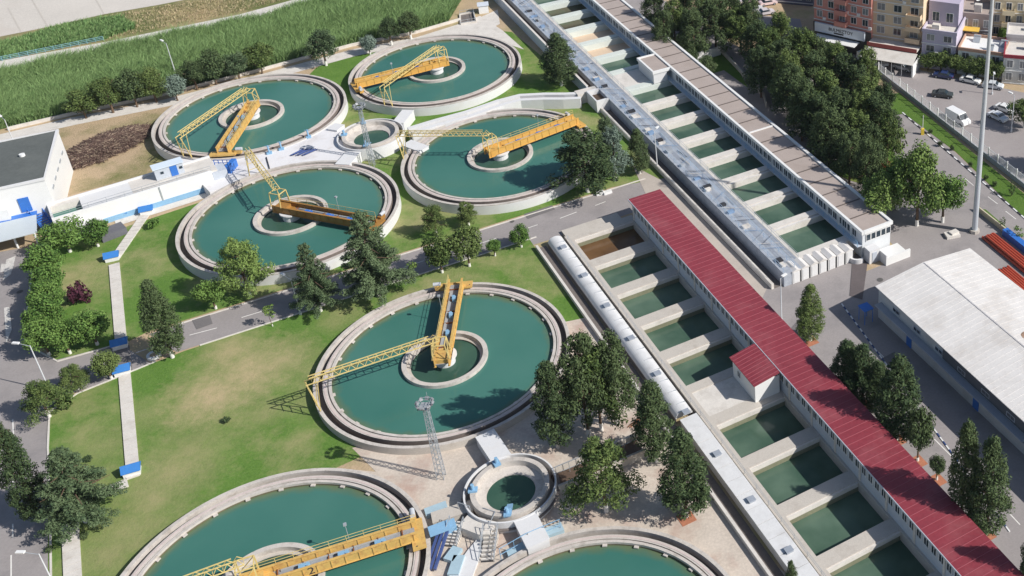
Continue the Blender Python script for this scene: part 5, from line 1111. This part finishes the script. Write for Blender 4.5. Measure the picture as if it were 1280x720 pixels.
# brick tree pits
for i, (a, b) in enumerate(((1013, 427), (1121, 551), (1147, 578), (1171, 601), (1201, 653), (1232, 669), (858, 648), (1078, 507))):
    x, y = P(a, b); s = MB(); s.ob(x, y, .045, .07, 1.9, 1.9, AX); struct('tree_pit', s, BRICK, (x, y, 0))
# tiny plants on the lawn
for i, (a, b) in enumerate(((112, 576), (284, 527), (107, 672), (62, 690))): tree(a, b, b-6, 5, 'bush', ['tiny dark plant on the lawn left of the walkway', 'tiny plant on the dry lawn patch beside the near tank', 'tiny plant by the walkway at the bottom', 'tiny plant at the kerb of the left road'][i], 'low_plant', 'cypress', 'plant')

# ------------------------------------------------------------------ reeds and scrub (uncountable)
def blades(name, poly, n, h0, h1, wd, m, seed, clear=None, lean=(.35, .2)):
    r = np.random.RandomState(seed); poly = np.array(poly); mn, mx = poly.min(0), poly.max(0); out = []
    def inside(p):
        c = np.zeros(len(p), bool); j = len(poly)-1
        for i in range(len(poly)):
            xi, yi = poly[i]; xj, yj = poly[j]; cond = ((yi > p[:, 1]) != (yj > p[:, 1])) & (p[:, 0] < (xj-xi)*(p[:, 1]-yi)/(yj-yi+1e-12)+xi); c ^= cond; j = i
        return c
    while sum(len(o) for o in out) < n:
        p = mn+(mx-mn)*r.rand(n, 2); out.append(p[inside(p)])
    p = np.concatenate(out)[:n]; h = h0+(h1-h0)*r.rand(n); h *= .75+.4*np.sin(p[:, 0]*.35)*np.sin(p[:, 1]*.27+p[:, 0]*.1)*.5+.15
    a = r.rand(n)*6.28; t = np.stack([np.cos(a), np.sin(a)], 1)*wd*(.6+.8*r.rand(n))[:, None]
    d = r.normal(size=(n, 2))*.28*h[:, None]+np.array(lean)*h[:, None]*.5
    z = np.zeros(n); v0 = np.column_stack([p-t*.6, z]); v1 = np.column_stack([p+t*.6, z]); v2 = np.column_stack([p+d*.45+t, h*.62]); v3 = np.column_stack([p+d*.45-t, h*.62]); v4 = np.column_stack([p+d*1.3, h])
    V = np.stack([v0, v1, v2, v3, v4], 1).reshape(-1, 3); i0 = np.arange(n)*5
    idx = np.stack([i0, i0+1, i0+2, i0+3, i0+3, i0+2, i0+4], 1).ravel(); me = bpy.data.meshes.new(name); me.vertices.add(len(V)); me.vertices.foreach_set('co', V.astype(np.float32).ravel())
    me.loops.add(len(idx)); me.loops.foreach_set('vertex_index', idx.astype(np.int32)); me.polygons.add(2*n)
    ls = np.stack([np.arange(n)*7, np.arange(n)*7+4], 1).ravel(); lt = np.tile([4, 3], n); me.polygons.foreach_set('loop_start', ls.astype(np.int32)); me.polygons.foreach_set('loop_total', lt.astype(np.int32)); me.update(calc_edges=True)
    me.materials.append(m); o = bpy.data.objects.new(name, me); COL.objects.link(o); o['kind'] = 'stuff'; return o
rb = pts([(-60, 175), (10, 160), (95, 141), (200, 118), (330, 85), (440, 56), (520, 40), (560, 28), (572, 8), (590, -20), (455, -14), (340, 24), (190, 56), (0, 98), (-60, 112)])
s = MB(); s.sheet(rb, .05); struct('reed_ground', s, mat('reed_soil', (.06, .09, .03), 1, .3, .5, 3))
o = blades('reed_bed', rb, 170000, 2.0, 3.6, .05, REEDM, 1); o['label'] = 'dense green reed bed along the canal road'; o['category'] = 'reeds'
o = blades('scrub_growth', pts([(-40, 84), (0, 75), (60, 63), (130, 50), (170, 36), (150, 26), (100, 30), (50, 44), (0, 58), (-40, 75)]), 15000, 1.0, 2.0, .1, REEDM, 2); o['label'] = 'green scrub on the bank above the canal road'; o['category'] = 'scrub'
o = blades('dry_scrub', pts([(135, 49), (300, 15), (440, -22), (300, -14), (250, 0), (195, 10), (130, 21), (60, 38), (150, 27)]), 9000, .25, .7, .06, leaf_mat('dry_blades', (.16, .19, .07), (.32, .29, .15), (.52, .42, .27)), 4); o['label'] = 'dry yellow scrub on the bank above the canal road'; o['category'] = 'scrub'

# ================================================================== VEHICLES
def vehicle(px_, py_, heading_px, label, col, kind='car', parent=None):
    x, y = P(px_, py_); hx, hy = P(*heading_px); an = math.atan2(hy-y, hx-x)
    t = thing({'car': 'parked_car', 'van': 'delivery_van', 'truck': 'box_truck'}[kind], label, {'car': 'car', 'van': 'van', 'truck': 'truck'}[kind], (0, 0, 0), 0, 'vehicles on the street'); t.location = (x, y, .03); t.rotation_euler = (0, 0, an)
    paint = mat('car_paint_%d_%d_%d' % tuple(int(c*100) for c in col), col, .25, .02, spec=.7)
    if kind == 'car': L_, W_, prof, win = 4.4, 1.75, [(-2.2, .35), (-2.2, .85), (-1.9, 1.0), (-1.35, 1.02), (-.85, 1.42), (.45, 1.45), (1.05, 1.0), (1.95, .88), (2.2, .65), (2.2, .35)], [(-1.45, 1.0), (-.88, 1.385), (.42, 1.41), (.98, 1.0)]
    elif kind == 'van': L_, W_, prof, win = 5.4, 1.95, [(-2.7, .4), (-2.7, 2.2), (-2.5, 2.3), (1.1, 2.3), (1.9, 1.35), (2.6, 1.1), (2.7, .8), (2.7, .4)], [(.7, 1.35), (.75, 2.05), (1.15, 2.08), (1.75, 1.35)]
    else: L_, W_, prof, win = 6.6, 2.1, [(1.6, .5), (1.6, 2.3), (2.7, 2.3), (3.2, 1.4), (3.3, .5)], [(1.9, 1.4), (1.95, 2.1), (2.65, 2.12), (3.0, 1.4)]
    def ext(pr, w0, wt, zt):
        m = MB(); n = len(pr); vs = []
        for s_ in (-1, 1):
            for a, b in pr: k = 1 if b < 1.03 else max(0, 1-(b-1.0)*wt); vs.append((a, s_*w0/2*k, b))
        m.add(vs, [tuple(range(n)), tuple(range(n, 2*n))[::-1]]+[(i, i+n, (i+1) % n+n, (i+1) % n) for i in range(n)]); return m
    b = ext(prof, W_, .28 if kind == 'car' else .05, 0).build('body', paint, t)
    g_ = ext([(a, min(q, 9)) for a, q in win], W_+.03, .27 if kind == 'car' else .05, 0); g_.build('side_windows', GLASS, t)
    m = MB()
    if kind == 'car': m.quad((.52, -.66, 1.41), (1.02, -.8, 1.04), (1.02, .8, 1.04), (.52, .66, 1.41)); m.quad((-.9, .66, 1.40), (-1.34, .8, 1.06), (-1.34, -.8, 1.06), (-.9, -.66, 1.40)); 
    elif kind == 'van': m.quad((1.2, -.85, 2.2), (1.93, -.9, 1.38), (1.93, .9, 1.38), (1.2, .85, 2.2))
    else: m.quad((2.76, -.9, 2.2), (3.23, -.95, 1.4), (3.23, .95, 1.4), (2.76, .9, 2.2))
    for i in range(len(m.v)): m.v[i] = (m.v[i][0]+(.03 if m.v[i][0] > 0 else -.03), m.v[i][1], m.v[i][2]+.03)
    m.build('windscreen', GLASS, t)
    if kind == 'truck':
        m = MB(); m.box(-3.3, 1.5, -1.1, 1.1, .85, 2.9); m.build('cargo_box', WHITEB, t); m = MB(); m.box(-3.2, 1.6, -.5, .5, .45, .84); m.build('chassis', DARK, t)
    for sx in (-L_*.31, L_*.31):
        for sy in (-1, 1): m = MB(); m.bar((sx, sy*(W_/2-.2), .32), (sx, sy*(W_/2+.02), .32), .66, n=16); wh = m.build('wheel', RUBBER, t); m = MB(); m.bar((sx, sy*(W_/2+.0), .32), (sx, sy*(W_/2+.03), .32), .36, n=12); m.build('rim', STEEL, wh)
    xf = {'car': 2.2, 'van': 2.7, 'truck': 3.3}[kind]; xb = {'car': -2.2, 'van': -2.7, 'truck': -3.3}[kind]
    for sy in (-.6, .6):
        m = MB(); m.box(xf-.02, xf+.03, sy-.18, sy+.18, .55, .72); m.build('headlight', WHITEB, t); m = MB(); m.box(xb-.03, xb+.02, sy-.15, sy+.15, .6, .8); m.build('tail_light', mat('red_lens', (.4, .02, .02), .3), t)
    return t
vehicle(1129, 87, (1145, 92), 'silver grey hatchback parked in front of the white awning', (.45, .47, .50))
vehicle(1179, 97, (1160, 94), 'dark blue car parked in front of the hedge', (.03, .05, .14))
vehicle(1213, 103, (1240, 109), 'white saloon parked beside the hedge left of the mast', (.78, .78, .76))
vehicle(1241, 110, (1262, 113), 'silver car parked right of the tall mast line', (.62, .65, .68))
vehicle(1178, 121, (1195, 123), 'dark green grey car driving along the street', (.05, .06, .06))
vehicle(1197, 152, (1215, 162), 'white delivery van driving beside the fence', (.8, .8, .8), 'van')
vehicle(1247, 149, (1262, 156), 'silver white car parked nearest the street tree', (.68, .70, .74))
vehicle(1256, 139, (1272, 145), 'white car parked behind the silver white one', (.78, .78, .77))
vehicle(1100, 80, (1108, 86), 'white car half hidden by trees beside the shops', (.76, .77, .78))
vehicle(1084, 80, (1092, 85), 'pale van behind the grove near the shops', (.62, .66, .62), 'van')
vehicle(1058, 60, (1078, 66), 'white box truck in front of the shop sign', (.75, .76, .78), 'truck')
vehicle(1036, 50, (1052, 54), 'white box truck behind the other one at the shop sign', (.75, .76, .78), 'truck')
for i, (a, b) in enumerate(((943, 14), (957, 18), (934, 4), (960, 6))): vehicle(a, b, (a+12, b-2), ['white car in the shaded car park behind the grove', 'grey car in the shaded car park beside the white one', 'pale car at the top edge of the shaded car park', 'silver car at the top edge next to the pink building'][i], (.6+.05*i, .6, .62))
# red cones and barrel person-high marker left out

# ================================================================== HOUSES ACROSS THE STREET
def house(pl, pr, depth, h, label, col, floors, roofm=TANROOF, name='apartment_block', wincols=4, win=True, zbase=0, band=None, framec=WHITEB, balc=()):
    a = Vector((*P(*pl), 0)); b = Vector((*P(*pr), 0)); an = math.atan2(b.y-a.y, b.x-a.x); L = (b-a).length; fx, fy = w2f(a.x, a.y, an)
    t = thing(name, label, 'building', (fx, fy, 0), an)
    wm = mat('wall_%s' % label.split()[0]+str(int(L*10)), col, .85, .07, .4, 3, stain=tuple(c*.7 for c in col), stain_amt=.4, stain_scale=.3)
    m = MB(); m.box(fx, fx+L, fy, fy+depth, 0, h); m.build('wall', wm, t)
    m = MB(); m.box(fx+.2, fx+L-.2, fy+.2, fy+depth-.2, h, h+.1); m.build('roof', roofm, t)
    m = MB()
    for q in ((fx-.1, fx+.2, fy-.1, fy+depth+.1), (fx+L-.2, fx+L+.1, fy-.1, fy+depth+.1), (fx+.2, fx+L-.2, fy-.1, fy+.2), (fx+.2, fx+L-.2, fy+depth-.2, fy+depth+.1)): m.box(*q, h, h+.7)
    m.build('parapet', band or wm, t)
    rr2 = random.Random(int(L*100))
    for k in range(max(2, int(L/3))):
        cx2 = fx+1+(L-2.5)*rr2.random(); cy2 = fy+1+(depth-2.5)*rr2.random(); m = MB(); kk = rr2.random()
        if kk < .4: m.bar((cx2, cy2, h+1.1), (cx2+1.5, cy2, h+1.1), .55, n=10); m.quad((cx2, cy2-.3, h+.95), (cx2+1.5, cy2-.3, h+.95), (cx2+1.5, cy2-1.5, h+.15), (cx2, cy2-1.5, h+.15)); m.build('solar_water_heater', STEEL, t)
        elif kk < .7: m.box(cx2, cx2+1.6, cy2, cy2+1.2, h+.1, h+1.0+rr2.random()); m.build('roof_box', CONCL, t)
        else: m.lathe([(.0, h+1.0), (.3, h+1.03), (.45, h+1.15)], 14, (cx2, cy2), closed=False); m.cyl(cx2, cy2, h+.1, h+1.0, .04, 6); m.build('satellite_dish', WHITEB, t)
    z = zbase; fh = (h-zbase)/floors
    for f in range(floors):
        m = MB(); m.box(fx-.05, fx+L+.05, fy-.12, fy, z+fh*f-.08, z+fh*f+.1); 
        if f or zbase: m.build('floor_band', framec, t)
        for c in range(wincols):
            wd = L/wincols*.45; u = fx+L*(c+.5)/wincols-wd/2
            if (f, c) in balc:
                m = MB(); m.box(u-.8, u+wd+.8, fy-1.3, fy-.02, z+fh*f-.1, z+fh*f+.05); m.box(u-.8, u+wd+.8, fy-1.3, fy-1.2, z+fh*f+.05, z+fh*f+1.0); m.box(u-.8, u-.7, fy-1.2, fy-.02, z+fh*f+.05, z+fh*f+1.0); m.box(u+wd+.7, u+wd+.8, fy-1.2, fy-.02, z+fh*f+.05, z+fh*f+1.0); m.build('balcony', wm, t)
            window_proto(t, u, fy, z+fh*f+.8, z+fh*f+min(fh-.4, 2.4), wd, frame=framec, glass=GLASS if rr2.random() < .6 else CURT)
            if rr2.random() < .3: m = MB(); m.box(u+wd+.25, u+wd+.95, fy-.4, fy-.02, z+fh*f+.3, z+fh*f+.85); m.build('air_conditioner', WHITEB, t)
    return t, fx, fy, L, an
t, fx, fy, L, an = house((1018, 56), (1088, 72), 12, 17, 'salmon pink apartment block over the shop with the pale sign', (.62, .27, .22), 4, wincols=5, zbase=6.5, balc=((0, 2), (1, 2), (2, 2)))
m = MB(); m.box(fx-.1, fx+L+.1, fy-.25, fy-.0, 0, 5.9); m.build('shop_front', DARK, t)
m = MB(); m.box(fx+.5, fx+L-1.2, fy-.75, fy-.27, 3.9, 6.0); sg = m.build('shop_sign', mat('sign_board', (.66, .72, .80), .4, .04), t, 'pale blue white shop sign with dark letters')
cu = bpy.data.curves.new('letters', 'FONT'); cu.body = 'BULMEZTOY'; cu.size = 1.05; cu.extrude = .02; cu.align_x = 'CENTER'; to = bpy.data.objects.new('tmp', cu)
me = bpy.data.meshes.new_from_object(to); me.materials.append(DARK); bpy.data.objects.remove(to); o = bpy.data.objects.new('sign_lettering', me); COL.objects.link(o); o.parent = sg; o.location = (L*.5, -.79, 4.75); o.rotation_euler = (math.pi/2, 0, 0)
m = MB(); m.bar((fx+L*.38, fy-.79, 4.35), (fx+L*.55, fy-.79, 4.35), .05, .3); m.build('sign_subline', DARK, sg)
m = MB(); m.box(fx+1.0, fx+L-2.5, fy-3.2, fy-.3, 3.1, 3.25); m.build('awning', WHITEB, t)
t, fx, fy, L, an = house((1090, 70), (1151, 80), 11, 16, 'cream apartment block with rows of windows behind the white awning', (.66, .52, .36), 4, wincols=3, zbase=5.2, balc=((0, 2), (1, 2), (2, 2)))
m = MB(); m.box(fx+.2, fx+L-.2, fy-.2, fy, 0, 4.3); m.build('shop_front', DARK, t)
m = MB(); m.box(fx, fx+L, fy-3.6, fy-.02, 4.3, 4.5); m.cur = 1; m.box(fx, fx+L, fy-3.7, fy-3.6, 4.2, 5.1); m.build('terrace', [CONCL, mat('red_trim', (.35, .08, .07), .7)], t)
m = MB(); m.add([(fx-.3, fy-3.72, 4.1), (fx+L+.2, fy-3.72, 4.1), (fx+L+.2, fy-7.2, 3.0), (fx-.3, fy-7.2, 3.0), (fx-.3, fy-3.72, 4.0), (fx+L+.2, fy-3.72, 4.0), (fx+L+.2, fy-7.2, 2.9), (fx-.3, fy-7.2, 2.9)], [(0, 3, 2, 1), (4, 5, 6, 7), (0, 1, 5, 4), (3, 7, 6, 2), (0, 4, 7, 3), (1, 2, 6, 5)]); m.build('awning', CONCL, t)
for i in range(6): q = fx+L*i/5; m = MB(); m.box(q-.06, q+.06, fy-7.1, fy-6.98, 0, 2.95); m.build('awning_post', WHITEB, t)
m = MB(); m.box(fx+L+.1, fx+L+.3, fy-7.1, fy-.1, 0, 2.9); m.build('side_panel', WHITEB, t)
t, fx, fy, L, an = house((1151, 84), (1193, 90), 9, 8.5, 'lilac grey house with white terrace next to the cream block', (.50, .46, .56), 3, wincols=2, roofm=CONCL, zbase=.8, name='house')
m = MB(); m.box(fx+.3, fx+L-.6, fy+4, fy+8.8, 8.6, 14); m.build('upper_storey', mat('lilac_wall', (.42, .38, .48), .85, .08), t)
for c in range(2): window_proto(t, fx+1.2+c*3, fy+4, 9.6, 11.6, 1.4)
t, fx, fy, L, an = house((1196, 92), (1252, 100), 7.5, 5.6, 'white two storey house with bare white roof terrace and brown trim', (.62, .64, .60), 2, wincols=3, roofm=WHITEB, zbase=.4, name='house', band=mat('terracotta_band', (.45, .28, .2), .8))
t, fx, fy, L, an = house((1252, 104), (1300, 108), 9, 6.0, 'low house with dark red band at the right edge', (.60, .60, .58), 2, wincols=3, roofm=CONCL, zbase=.2, name='house', band=mat('crimson_band', (.30, .03, .05), .7))
t, fx, fy, L, an = house((1197, 68), (1236, 72), 8, 9.5, 'dull brown house with yellow canopy behind the white terrace', (.36, .30, .28), 3, wincols=3, name='house')
m = MB(); m.box(fx+.5, fx+4.5, fy-2.4, fy-.15, 6.9, 7.05); m.build('canopy', mat('ochre_canopy', (.7, .45, .08), .6), t)
house((1236, 62), (1305, 66), 10, 12, 'pale yellow apartment block at the top right corner', (.68, .58, .40), 4, wincols=5, zbase=.3, roofm=CONCL, balc=((2, 1), (3, 1), (2, 3), (3, 3)))
house((1255, 84), (1305, 88), 6, 7.2, 'greyish house with cluttered flat roof right of the terrace tree', (.52, .50, .50), 2, wincols=3, zbase=.3, roofm=CONCL, name='house')
house((930, 0), (1016, 8), 12, 5, 'long dark low building at the top edge behind the car park', (.14, .15, .20), 1, wincols=8, zbase=.6, name='low_building')
house((1090, 40), (1200, 30), 14, 15, 'tan apartment block standing behind the cream block', (.42, .34, .28), 4, wincols=6, zbase=.6)
# wall between gallery and grove
m = MB(); w1 = pts([(838, 64), (877, 62)], 1.2); a = P(846, 76, 1.6); b = P(900, 60, 1.6)
m.bar((*a, 1.0), (*b, 1.0), .5, 2.0); single('cross_wall', m, WHITEB, 'white wall from the upper gallery to the two small trees', 'wall', (*a, 0))
cw = pts([(898, 62), (920, 85), (938, 105), (955, 122), (958, 135)]); m = MB()
for a, b in zip(cw[:-1], cw[1:]): m.bar((*a, .5), (*b, .5), .3, 1.0)
single('curved_wall', m, CONC, 'low curved grey wall under the grove beside the gallery', 'wall', (*cw[0], 0))

# ------------------------------------------------------------------ the air over the plant
hz = MB(); hz.box(-900, 900, -300, 1500, -1.5, 125); o = struct('haze', hz, [], kind='stuff')
m_ = bpy.data.materials.new('haze_air'); m_.use_nodes = True; nn = m_.node_tree; nn.nodes.remove(nn.nodes['Principled BSDF'])
v_ = nn.nodes.new('ShaderNodeVolumePrincipled'); v_.inputs['Density'].default_value = .00004; v_.inputs['Color'].default_value = (.8, .88, 1, 1); nn.links.new(v_.outputs[0], nn.nodes['Material Output'].inputs['Volume']); o.data.materials.append(m_)
